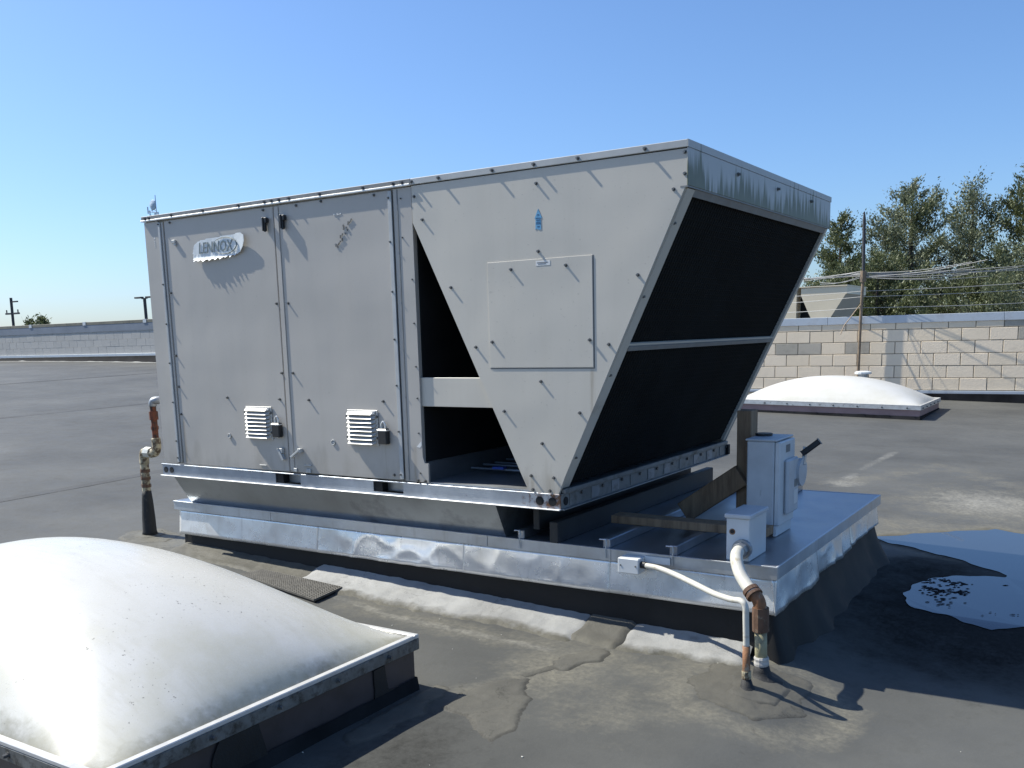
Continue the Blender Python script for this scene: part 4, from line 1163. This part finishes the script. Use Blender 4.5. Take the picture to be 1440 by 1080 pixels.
def skylight(label, x0, x1, y0, y1, zt, hd, near):
    cx, cy = (x0 + x1) / 2, (y0 + y1) / 2
    sk = thing('skylight', label, 'skylight', (cx, cy, gz0(cx, cy)), 'white domed skylights on the roof')
    # dome
    bm = nb()
    n, m = 56, 36
    fr = 0.029
    grid = []
    for j in range(m + 1):
        row = []
        for i in range(n + 1):
            u = 2 * i / n - 1; v = 2 * j / m - 1
            su = math.copysign(abs(u) ** 0.85, u); sv = math.copysign(abs(v) ** 0.85, v)
            h = hd * ((1 - abs(su) ** 2.15) ** .82) * ((1 - abs(sv) ** 2.15) ** .82)
            x = cx + su * ((x1 - x0) / 2 - fr); y = cy + sv * ((y1 - y0) / 2 - fr)
            row.append(bm.verts.new((x, y, zt + 0.004 + h)))
        grid.append(row)
    for a, b in zip(grid, grid[1:]):
        for i in range(n): bm.faces.new((a[i], a[i + 1], b[i + 1], b[i]))
    obj('dome', bm, dome_mat('dome_near' if near else 'dome_far', x0 + fr, x1 - fr, y0 + fr, y1 - fr, 1.0 if near else 0.35), sk, smooth=True)
    # frame bars
    fh = 0.055
    fm = ALU_DIRTY if near else ALU
    for a in ((x0, x1, y0, y0 + fr), (x0, x1, y1 - fr, y1), (x0, x0 + fr, y0 + fr + .0005, y1 - fr - .0005), (x1 - fr, x1, y0 + fr + .0005, y1 - fr - .0005)):
        f = obj('frame_bar', box(nb(), a[0], a[1], a[2], a[3], zt - fh, zt - .006, 0.002), fm, sk)
        obj('glazing_cap', box(nb(), a[0] + .0, a[1] - .0, a[2], a[3], zt - .0055, zt + .012, 0.003), RIM, f)
    # screws along the frame
    k = 0
    for fx in [x0 + .15 + i * 0.33 for i in range(int((x1 - x0 - .2) / .33) + 1)]:
        inst('screw', SCREW_ME, sk, (fx, y0 - .001, zt - .03), None, (1.4, 1.4, 1.4))
    for fy in [y0 + .12 + i * 0.30 for i in range(int((y1 - y0 - .15) / .30) + 1)]:
        inst('screw', SCREW_ME, sk, (x1 + .001, fy, zt - .03), (0, 0, R(90)), (1.4, 1.4, 1.4))
    # upstand
    ins = 0.018
    zb = min(gz0(x1, y0), gz0(x1, y1)) - 0.05
    pm = PLUM if near else PLUM_PALE
    zl = zt - fh - .001
    zm = zl - (0.135 if near else 0.085)
    for a in ((x0 + ins, x1 - ins, y0 + ins, y0 + ins + .02), (x0 + ins, x1 - ins, y1 - ins - .02, y1 - ins), (x0 + ins, x0 + ins + .02, y0 + ins + .0205, y1 - ins - .0205), (x1 - ins - .02, x1 - ins, y0 + ins + .0205, y1 - ins - .0205)):
        obj('upstand_panel', box(nb(), a[0], a[1], a[2], a[3], zm, zl), pm, sk)
    bm = nb()
    path = [(x0 + .01, y0 + .01), (x1 - .01, y0 + .01), (x1 - .01, y1 - .01), (x0 + .01, y1 - .01)]
    for k in range(4):
        (ax, ay), (bx, by_) = path[k], path[(k + 1) % 4]
        N = 24
        prev = None
        ox, oy = ((0, -1), (1, 0), (0, 1), (-1, 0))[k]
        for i in range(N + 1):
            t_ = i / N
            x = ax + (bx - ax) * t_; y = ay + (by_ - ay) * t_
            w = 0.04 + 0.03 * noise.noise(Vector((x * 5, y * 5, 1)))
            z1 = zm + 0.012 * noise.noise(Vector((x * 7, y * 7, 9)))
            if near: z1 += 0.01
            c = 1 if 0 < i < N else 0
            r_ = [bm.verts.new((x, y, z1)), bm.verts.new((x + ox * .012, y + oy * .012, zm - .06)), bm.verts.new((x + ox * w, y + oy * w, gz(x, y) - (.004 if near else .05)))]
            if prev:
                for q in range(2): bm.faces.new((prev[q], prev[q + 1], r_[q + 1], r_[q]))
            prev = r_
    bmesh.ops.recalc_face_normals(bm, faces=bm.faces)
    obj('base_flashing', bm, RUBBER_DULL, sk)
    return sk
sk1 = skylight('large near skylight with a grimy white dome, cropped at the lower left corner', 0.375, 2.981, -2.525, -1.004, -0.385, 0.425, True)
# torn tar patch on the right side of the near skylight
def tar(poly, x):
    bm = nb()
    a = [bm.verts.new((x, y, z)) for y, z in poly]
    b = [bm.verts.new((x - .006, y, z)) for y, z in poly]
    bm.faces.new(a)
    for i in range(len(poly)):
        j = (i + 1) % len(poly); bm.faces.new((a[i], b[i], b[j], a[j]))
    bmesh.ops.recalc_face_normals(bm, faces=bm.faces)
    return bm
obj('tar_patch', tar(ragged([(-2.06, -0.435), (-1.90, -0.425), (-1.88, -0.50), (-1.85, -0.66), (-2.12, -0.66), (-2.10, -0.52)], 0.02, 4), 2.972), TAR, sk1)
obj('tar_patch', tar(ragged([(-1.28, -0.455), (-1.22, -0.45), (-1.20, -0.56), (-1.05, -0.57), (-1.05, -0.63), (-1.30, -0.62)], 0.02, 4), 2.970), TAR, sk1)
patch('membrane_patch', [(3.0, -1.55), (3.0, -0.92), (3.10, -0.93), (3.16, -1.2), (3.12, -1.6)], PATCH_DIRTY, 0.008, 0.04)
sk2 = skylight('far skylight with a clean white dome standing in front of the block wall', 0.50, 3.138, 9.74, 11.34, -0.192, 0.345, False)
sk2.rotation_euler = (0, 0.021, 0)
bm = tube(nb(), [(1.92, 11.75, -0.30), (1.92, 11.75, 0.155)], 0.075, 14)
vp = thing('vent_pipe', 'squat vent pipe with pale cap just behind the far skylight dome', 'vent pipe', (1.92, 11.75, -0.3))
obj('pipe', bm, GALV_DULL, vp)
obj('cap', tube(nb(), [(1.92, 11.75, 0.125), (1.92, 11.75, 0.155), (1.92, 11.75, 0.17)], [.13, .13, .09], 16), BOXPALE, vp)

# ------------------------------------------------------------------ block parapet walls
def block_mat(name, cols, rough=0.85):
    t = NT(name)
    oi = t.new('ShaderNodeObjectInfo')
    n = t.noise(5, 7, 0.65); f = t.noise(45, 6, 0.7)
    base = t.mix(oi.outputs['Random'], cols[0], cols[1])
    base = t.mix(t.math('MULTIPLY', t.ramp(n, 0.5, 0.78), 0.45), base, cols[2])
    base = t.mix(t.math('MULTIPLY', t.ramp(f, 0.58, 0.75), 0.30), base, tuple(x * .55 for x in cols[2]))
    t.col(base); t.rough(rough); t.spec(0.2); t.bump(f, 0.5, 0.008)
    return t.m
BLK = block_mat('block_beige', ((0.80, 0.665, 0.49), (0.86, 0.72, 0.545), (0.68, 0.57, 0.42)))
BLK_DARK = block_mat('block_patched', ((0.42, 0.38, 0.31), (0.48, 0.43, 0.35), (0.20, 0.19, 0.16)))
MORTAR = weathered('mortar', (0.27, 0.235, 0.185), 0.95, 0, 0.2, 12, 0.2)
BLKG = block_mat('block_painted_grey', ((0.46, 0.445, 0.41), (0.50, 0.48, 0.44), (0.37, 0.36, 0.33)))
MORTARG = weathered('mortar_grey', (0.44, 0.43, 0.395), 0.95, 0, 0.2, 12, 0.2)
def block_mesh(w, h, d, mat, nm):
    g_ = 0.0025 if mat is BLKG else 0.006
    bm = box(nb(), g_, w - g_, 0, d, g_ * .85, h - g_ * .85, 0.002 if mat is BLKG else 0.004)
    return mesh_of(nm, bm, mat)
def wall(label, x0, x1, zb, rows, W, Hh, ztop, mats, cop, cop_h, prot, darkset=()):
    yf = 12.70
    w = thing('parapet_wall', label, 'wall', (x0, yf, zb), 'concrete block parapet walls')
    obj('core', box(nb(), x0, x1, yf + .012, yf + .20, zb - .6, ztop - .02), mats[2], w)
    bme = block_mesh(W, Hh, 0.10, mats[0], 'block'); bmd = block_mesh(W, Hh, 0.10, mats[1], 'block')
    half = block_mesh(W / 2, Hh, 0.10, mats[0], 'block')
    for r in range(rows):
        z = zb + r * Hh
        x = x0 - (W / 2 if r % 2 else 0)
        c = 0
        while x < x1 - .01:
            if x < x0 - .01: inst('block', half, w, (x0, yf, z))
            elif x + W > x1 + .01: inst('block', half, w, (x, yf, z), None, ((x1 - x) / (W / 2), 1, 1))
            else: inst('block', bmd if (r, c) in darkset else bme, w, (x, yf + random.uniform(-.002, .002), z))
            x += W; c += 1
    n = max(1, round((x1 - x0) / 3.0))
    for k in range(n):
        a = x0 + (x1 - x0) * k / n; b = x0 + (x1 - x0) * (k + 1) / n - .004
        obj('coping', box(nb(), a, b, yf - prot, yf + .23, ztop - cop_h, ztop, 0.004), cop, w)
    return w
random.seed(11)
wr = wall('beige concrete block parapet with pale metal coping behind the far skylight', -1.6, 9.2, -0.184, 6, 0.40, 0.1985, 1.040, (BLK, BLK_DARK, MORTAR), COPING, 0.128, 0.016, {(3, 5), (3, 6), (3, 8), (5, 14), (4, 14)})
obj('counter_flashing', box(nb(), -1.6, 9.2, 12.672, 12.699, -0.238, -0.190, 0.003), COPING, wr)
obj('base_flashing', box(nb(), -1.6, 9.2, 12.64, 12.6985, -0.62, -0.24), RUBBER_DULL, wr)
wl_ = wall('long pale grey painted block parapet with brown coping left of the unit', -30.0, -12.0, 0.670, 4, 0.40, 0.20, 1.585, (BLKG, BLKG, MORTARG), COPING_OLD, 0.085, 0.016)
obj('counter_flashing', box(nb(), -30, -12, 12.66, 12.699, 0.595, 0.668, 0.003), COPING, wl_)
bm = nb()
N = 90
prev = None
for k in range(N + 1):
    x = -30 + 18 * k / N
    zt_ = 0.59; g_ = gz0(x, 12.6)
    a = [bm.verts.new((x, 12.665, zt_)), bm.verts.new((x, 12.62 + .02 * noise.noise(Vector((x * 2, 0, 0))), (zt_ + g_) / 2)), bm.verts.new((x, 12.50 + .05 * noise.noise(Vector((x * 1.5, 3, 0))), g_ - .01))]
    if prev:
        for q in range(2): bm.faces.new((prev[q], prev[q + 1], a[q + 1], a[q]))
    prev = a
bmesh.ops.recalc_face_normals(bm, faces=bm.faces)
obj('base_flashing', bm, RUBBER_DULL, wl_, smooth=True)
bm = nb()
prev = None
for k in range(181):
    x = -30 + 18 * k / 180
    w_ = .12 + .05 * noise.noise(Vector((x * 1.7, 1, 0)))
    a = [bm.verts.new((x, 12.52 + .05 * noise.noise(Vector((x * 1.5, 3, 0))), gz0(x, 12.5) + .012 + .03 * max(0, noise.noise(Vector((x * 2.3, 8, 0)))))), bm.verts.new((x, 12.5 - w_, gz0(x, 12.4) + .006))]
    if prev: bm.faces.new((prev[0], prev[1], a[1], a[0]))
    prev = a
bmesh.ops.recalc_face_normals(bm, faces=bm.faces)
obj('flashing_edge', bm, FLASH, wl_)
for x in (-22.9, -20.13, -17.34, -14.6):
    obj('coping_clip', box(nb(), x - .07, x + .07, 12.675, 12.683, 1.495, 1.588), BOXPALE, wl_)
    obj('coping_clip', box(nb(), x - .07, x + .07, 12.675, 12.90, 1.5885, 1.593), BOXPALE, wl_)
obj('band_below_coping', box(nb(), -30, -12, 12.688, 12.6965, 1.30, 1.499), weathered('band_blue_grey', (0.20, 0.225, 0.26), 0.6, 0, 0.15, 1.5, 0.03), wl_)  # blue-grey strip directly below the coping

# ------------------------------------------------------------------ mast with wires
ms = thing('wire_mast', 'thin rusty mast with many fine wires strung across it, behind the far skylight', 'mast', (1.65, 12.6, -0.28))
obj('pole', tube(nb(), [(1.645, 12.6, -0.3), (1.66, 12.6, 1.0), (1.68, 12.6, 1.78)], 0.024, 10), MAST, ms)
obj('upper_pole', tube(nb(), [(1.68, 12.6, 1.70), (1.665, 12.6, 2.60), (1.663, 12.6, 2.73)], [0.024, 0.028, 0.01], 10), DISTPOLE, ms)
obj('hub', tube(nb(), [(1.678, 12.6, 1.60), (1.68, 12.6, 1.78)], 0.05, 8), MAST, ms)
random.seed(21)
wires = []
for k in range(14):
    a = random.uniform(-0.5, 0.5)
    z0 = 1.72 + random.uniform(-.05, .07)
    x2 = 1.68 - random.uniform(1.2, 2.6) * (1 if k % 2 else -1) * random.uniform(.6, 1)
    y2 = 12.6 + random.uniform(-1.0, 2.6)
    wires.append(((1.68, 12.6, z0), (x2, y2, 1.72 + random.uniform(-.10, .14))))
for z0, zr, zl in ((1.45, 1.60, 1.50), (1.36, 1.48, 1.36), (1.18, 1.26, 1.22), (1.70, 1.80, 1.85), (1.74, 1.72, 1.66), (1.72, 1.86, 1.78)):
    wires.append(((1.68, 12.6, z0), (6.0, 13.6, zr))); wires.append(((1.68, 12.6, z0), (-1.6, 13.2, zl)))
for a, b in wires:
    a = Vector(a); b = Vector(b)
    pts = [a.lerp(b, t / 6) - Vector((0, 0, .05 * math.sin(math.pi * t / 6))) for t in range(7)]
    obj('wire', tube(nb(), pts, 0.0042, 4), WIRE, ms)
obj('guy_wire', tube(nb(), [(1.66, 12.6, 1.25), (1.45, 12.4, 0.9), (1.40, 12.35, 0.75)], 0.008, 5), MAST, ms)

# ------------------------------------------------------------------ second unit beyond the wall
u2 = thing('rooftop_unit', 'beige rooftop unit hood showing above the block wall, half hidden behind the big unit', 'air conditioner', (-2.4, 25, -0.3))
bm = prism_xz(nb(), [(-2.62, 2.0), (-2.62, 1.80), (-2.40, 1.30), (-2.2, 0.9), (-1.85, 0.9), (-1.75, 1.18), (-1.36, 1.80), (-1.36, 2.02)], 24.0, 24.03)
obj('end_plate', bm, BEIGE, u2)
obj('cabinet', box(nb(), -5.0, -2.75, 24.0, 26.3, -0.3, 2.02), BEIGE, u2)
obj('roof_cap', box(nb(), -5.02, -1.32, 23.97, 26.33, 2.021, 2.05), BEIGE, u2)
bm = nb()
vsq = [(-1.36, 24.031, 1.80), (-1.36, 26.3, 1.80), (-1.75, 26.3, 1.18), (-1.75, 24.031, 1.18)]
vs = [bm.verts.new(p) for p in vsq] + [bm.verts.new((x - .05, y, z)) for x, y, z in vsq]
bm.faces.new(vs[:4]); bm.faces.new(vs[4:][::-1])
for i in range(4):
    j = (i + 1) % 4; bm.faces.new((vs[i], vs[4 + i], vs[4 + j], vs[j]))
bmesh.ops.recalc_face_normals(bm, faces=bm.faces)
obj('coil_panel', bm, BEIGE_DK, u2)
obj('side_fascia', box(nb(), -1.36, -1.33, 24.0, 26.3, 1.80, 2.02), BEIGE, u2)
obj('inner_panel', prism_xz(nb(), [(-2.74, 1.9), (-2.66, 1.8), (-2.3, 0.9), (-2.74, 0.9)], 24.4, 24.42), BLACK_IN, u2)
# neighbouring roof it stands on
bm = box(nb(), -40, 60, 12.95, 40, -6.2, -0.35)
obj('lower_roof', bm, SEAM, kind='structure', label='roof beyond the parapet walls')

# ------------------------------------------------------------------ trees
def leaf_mat(name, a, b, c):
    t = NT(name)
    g = t.new('ShaderNodeNewGeometry')
    r1 = g.outputs['Random Per Island']
    base = t.mix(r1, a, b)
    n = t.noise(0.35, 4)
    base = t.mix(t.ramp(n, 0.45, 0.7), base, c)
    t.col(base); t.rough(0.5); t.spec(0.35)
    tr = t.new('ShaderNodeBsdfTranslucent'); t.link(base, tr.inputs['Color'])
    mx = t.new('ShaderNodeMixShader'); mx.inputs[0].default_value = 0.22
    out = [n_ for n_ in t.n if n_.type == 'OUTPUT_MATERIAL'][0]
    t.link(t.b.outputs[0], mx.inputs[1]); t.link(tr.outputs[0], mx.inputs[2]); t.link(mx.outputs[0], out.inputs['Surface'])
    return t.m
LEAF1 = leaf_mat('leaf_grey_green', (0.075, 0.098, 0.050), (0.30, 0.32, 0.21), (0.130, 0.150, 0.070))
LEAF2 = leaf_mat('leaf_dark_green', (0.050, 0.070, 0.030), (0.215, 0.235, 0.115), (0.095, 0.110, 0.040))
BARK = weathered('bark', (0.07, 0.055, 0.045), 0.9, 0, 0.3, 3, 0.2)
def tree(label, x, y, z0, ztop, rad, mat, seed, leaves=15000, cone=1.3, low=0.25, droop=0.35, ls=0.17):
    rnd = random.Random(seed)
    rad *= 1.14; leaves = int(leaves * 1.7); ls *= 1.15
    t = thing('tree', label, 'tree', (x, y, z0), 'trees beyond the parapet walls')
    Ht = ztop - z0
    bm = tube(nb(), [(x, y, z0), (x + .1, y, z0 + Ht * .4), (x - .05, y, z0 + Ht * .8), (x, y, ztop - .3)], [Ht * .022, Ht * .016, Ht * .008, .02], 8)
    obj('trunk', bm, BARK, t)
    lv = []; lf = []
    br = nb()
    nbr = 110
    clumps = []
    for k in range(nbr):
        f = low + (1 - low) * (k + rnd.random()) / nbr
        hz = z0 + Ht * f
        prof = min(1.0, (1 - f) / (0.25 + 0.25 / cone)) ** 0.7 * (1 if f > .45 else 0.8)
        L = rad * prof * rnd.uniform(0.72, 1.08) + 0.15
        a = rnd.random() * 6.283
        p0 = Vector((x, y, hz))
        d = Vector((math.cos(a), math.sin(a), rnd.uniform(0.15, 0.75)))
        tip = p0 + Vector((d.x * L, d.y * L, d.z * L * 0.8))
        mid = p0.lerp(tip, .5) - Vector((0, 0, L * .08))
        if k % 2 == 0: tube(br, [p0, mid, tip], [.05 * (1.2 - f), .03, .01], 4, False)
        for q in range(max(3, int(L * 4.2))):
            s = rnd.uniform(0.25, 1.05)
            c = p0.lerp(mid, s * 2) if s < .5 else mid.lerp(tip, s * 2 - 1)
            c = c + Vector((rnd.gauss(0, .12), rnd.gauss(0, .12), rnd.gauss(0.05, .12))) * (0.6 + L * .22)
            clumps.append((c, (tip - p0).normalized()))
    per = max(4, leaves // len(clumps))
    for c, d in clumps:
        cr = rnd.uniform(0.16, 0.34)
        up = (d + Vector((0, 0, rnd.uniform(.5, 1.3)))).normalized()
        for q in range(per):
            o = Vector((rnd.gauss(0, cr * .6), rnd.gauss(0, cr * .6), rnd.gauss(0, cr * .6))) + up * rnd.gauss(0, cr * 1.1)
            p = c + o
            l = ls * rnd.uniform(.6, 1.5); w = l * rnd.uniform(.28, .5)
            ax = (up + Vector((rnd.gauss(0, .5), rnd.gauss(0, .5), rnd.gauss(0, .5)))).normalized()
            sd = ax.cross(Vector((rnd.gauss(0, 1), rnd.gauss(0, 1), rnd.gauss(0, 1)))).normalized()
            i0 = len(lv)
            lv += [p - ax * l * .5, p + sd * w * .5, p + ax * l * .5, p - sd * w * .5]
            lf.append((i0, i0 + 1, i0 + 2, i0 + 3))
    obj('limbs', br, BARK, t)
    mm = bpy.data.meshes.new('crown')
    off = OFF[t]
    mm.from_pydata([v - off for v in lv], [], lf)
    mm.materials.append(mat)
    o = bpy.data.objects.new('crown', mm); C.objects.link(o); o.parent = t
    return t
def px2(x45): return 5.44 + (x45 - 5.44) * 1.51
G0 = -6.2
tree('dark narrow tree just right of the big unit, partly hidden by its coil', px2(-6.75), 70, G0, 8.9, 2.6, LEAF2, 1, 16000, 1.0)
tree('tall broad grey green tree with a pointed top behind the wire mast', px2(-3.75), 72, G0, 11.0, 4.0, LEAF1, 2, 30000, 1.35, 0.2)
tree('loose open tree with sky showing through, right of the pointed one', px2(-0.9), 70, G0, 10.4, 3.3, LEAF1, 3, 15000, 1.8, 0.25)
tree('tall tree at the right edge of the picture', px2(1.4), 71, G0, 11.0, 3.8, LEAF2, 4, 26000, 1.6, 0.2)
tree('tall dark tree behind the right edge trees', px2(4.2), 74, G0, 11.5, 4.2, LEAF2, 5, 20000, 1.5, 0.2)
tree('dense bushy green tree low in front of the pointed tree', px2(-4.1), 64, G0, 5.4, 3.1, LEAF2, 6, 26000, 2.8, 0.2, ls=0.15)
tree('low dark tree rising just above the coping near the right edge', px2(-0.2), 62, G0, 3.3, 3.6, LEAF2, 7, 22000, 2.6, 0.2, ls=0.15)
tree('round olive tree low at the far right edge', px2(2.0), 60, G0, 5.2, 3.2, LEAF1, 8, 18000, 2.6, 0.2, ls=0.15)
tree('low dark tree between the pointed tree and the dark narrow tree', px2(-6.4), 66, G0, 4.6, 3.2, LEAF2, 9, 18000, 2.6, 0.2, ls=0.15)
tree('tiny distant tree above the left parapet beside the utility pole', -106.3, 62, -2, 4.1, 0.8, LEAF2, 10, 1200, 2.4, 0.3, ls=0.3)
tree('tiny distant tree above the left parapet, right of the utility pole', -100.6, 60, -2, 4.2, 0.75, LEAF2, 12, 1500, 2.4, 0.3, ls=0.3)

# ------------------------------------------------------------------ far poles and tower on the left
up_ = thing('utility_pole', 'distant utility pole with two crossarms above the left parapet', 'utility pole', (-106.7, 60, -6.2))
obj('pole', tube(nb(), [(-106.9, 60, -6.2), (-106.6, 60, 6.9)], 0.16, 8), DISTPOLE, up_)
obj('crossarm', box(nb(), -106.6, -105.3, 59.9, 60.1, 6.35, 6.5), DISTPOLE, up_)
obj('crossarm', box(nb(), -108.0, -105.2, 59.9, 60.1, 4.95, 5.15), DISTPOLE, up_)
obj('insulator', tube(nb(), [(-107.8, 60, 5.15), (-107.8, 60, 5.5)], .08, 6), DISTPOLE, up_)
obj('insulator', tube(nb(), [(-105.4, 60, 5.15), (-105.4, 60, 5.5)], .08, 6), DISTPOLE, up_)
lp_ = thing('street_lamp', 'distant twin arm lamp post above the left parapet beside the unit', 'street lamp', (-81.5, 60, -6.2))
obj('pole', tube(nb(), [(-81.5, 60, -6.2), (-81.55, 60, 5.8)], 0.16, 8), DISTPOLE, lp_)
obj('lamp_head', box(nb(), -83.0, -81.9, 59.8, 60.2, 5.78, 5.95, 0.02), DISTPOLE, lp_)
obj('lamp_head', box(nb(), -81.2, -80.0, 59.8, 60.2, 5.78, 5.95, 0.02), DISTPOLE, lp_)
obj('arm', box(nb(), -82.0, -81.1, 59.95, 60.05, 5.70, 5.779), DISTPOLE, lp_)
tw_ = thing('radio_tower', 'hazy far off antenna tower with a dish just above the unit roof at left', 'radio tower', (-196.6, 150, -10))
obj('mast', tube(nb(), [(-196.3, 150, -10), (-196.3, 150, 37)], [0.35, 0.10], 6), HAZEPOLE, tw_)
obj('dish', tube(nb(), [(-196.3, 149.2, 34.6), (-196.3, 149.0, 34.6), (-196.3, 148.8, 34.6)], [1.25, 1.1, .3], 16), HAZEPOLE, tw_)
for dz, dx in ((33.4, -3.2), (32.5, -2.5), (33.9, -1.6)):
    obj('antenna_arm', tube(nb(), [(-196.3, 150, dz - .5), (-196.3 + dx, 150, dz)], .12, 5), HAZEPOLE, tw_)
    obj('antenna', tube(nb(), [(-196.3 + dx, 150, dz - .5), (-196.3 + dx, 150, dz + 1.1)], .16, 6), HAZEPOLE, tw_)
for dx in (-1.4, 1.4):
    obj('leg', tube(nb(), [(-196.3 + dx * 2, 150, -10), (-196.3 + dx * .4, 150, 33)], .2, 5), HAZEPOLE, tw_)
for k in range(14):
    z = 2 + k * 2.2
    wd = 1.4 * (2 - 1.6 * (z + 10) / 43)
    obj('lattice_bar', tube(nb(), [(-196.3 - wd, 150, z), (-196.3 + wd, 150, z + 1.6)], .12, 4), HAZEPOLE, tw_)
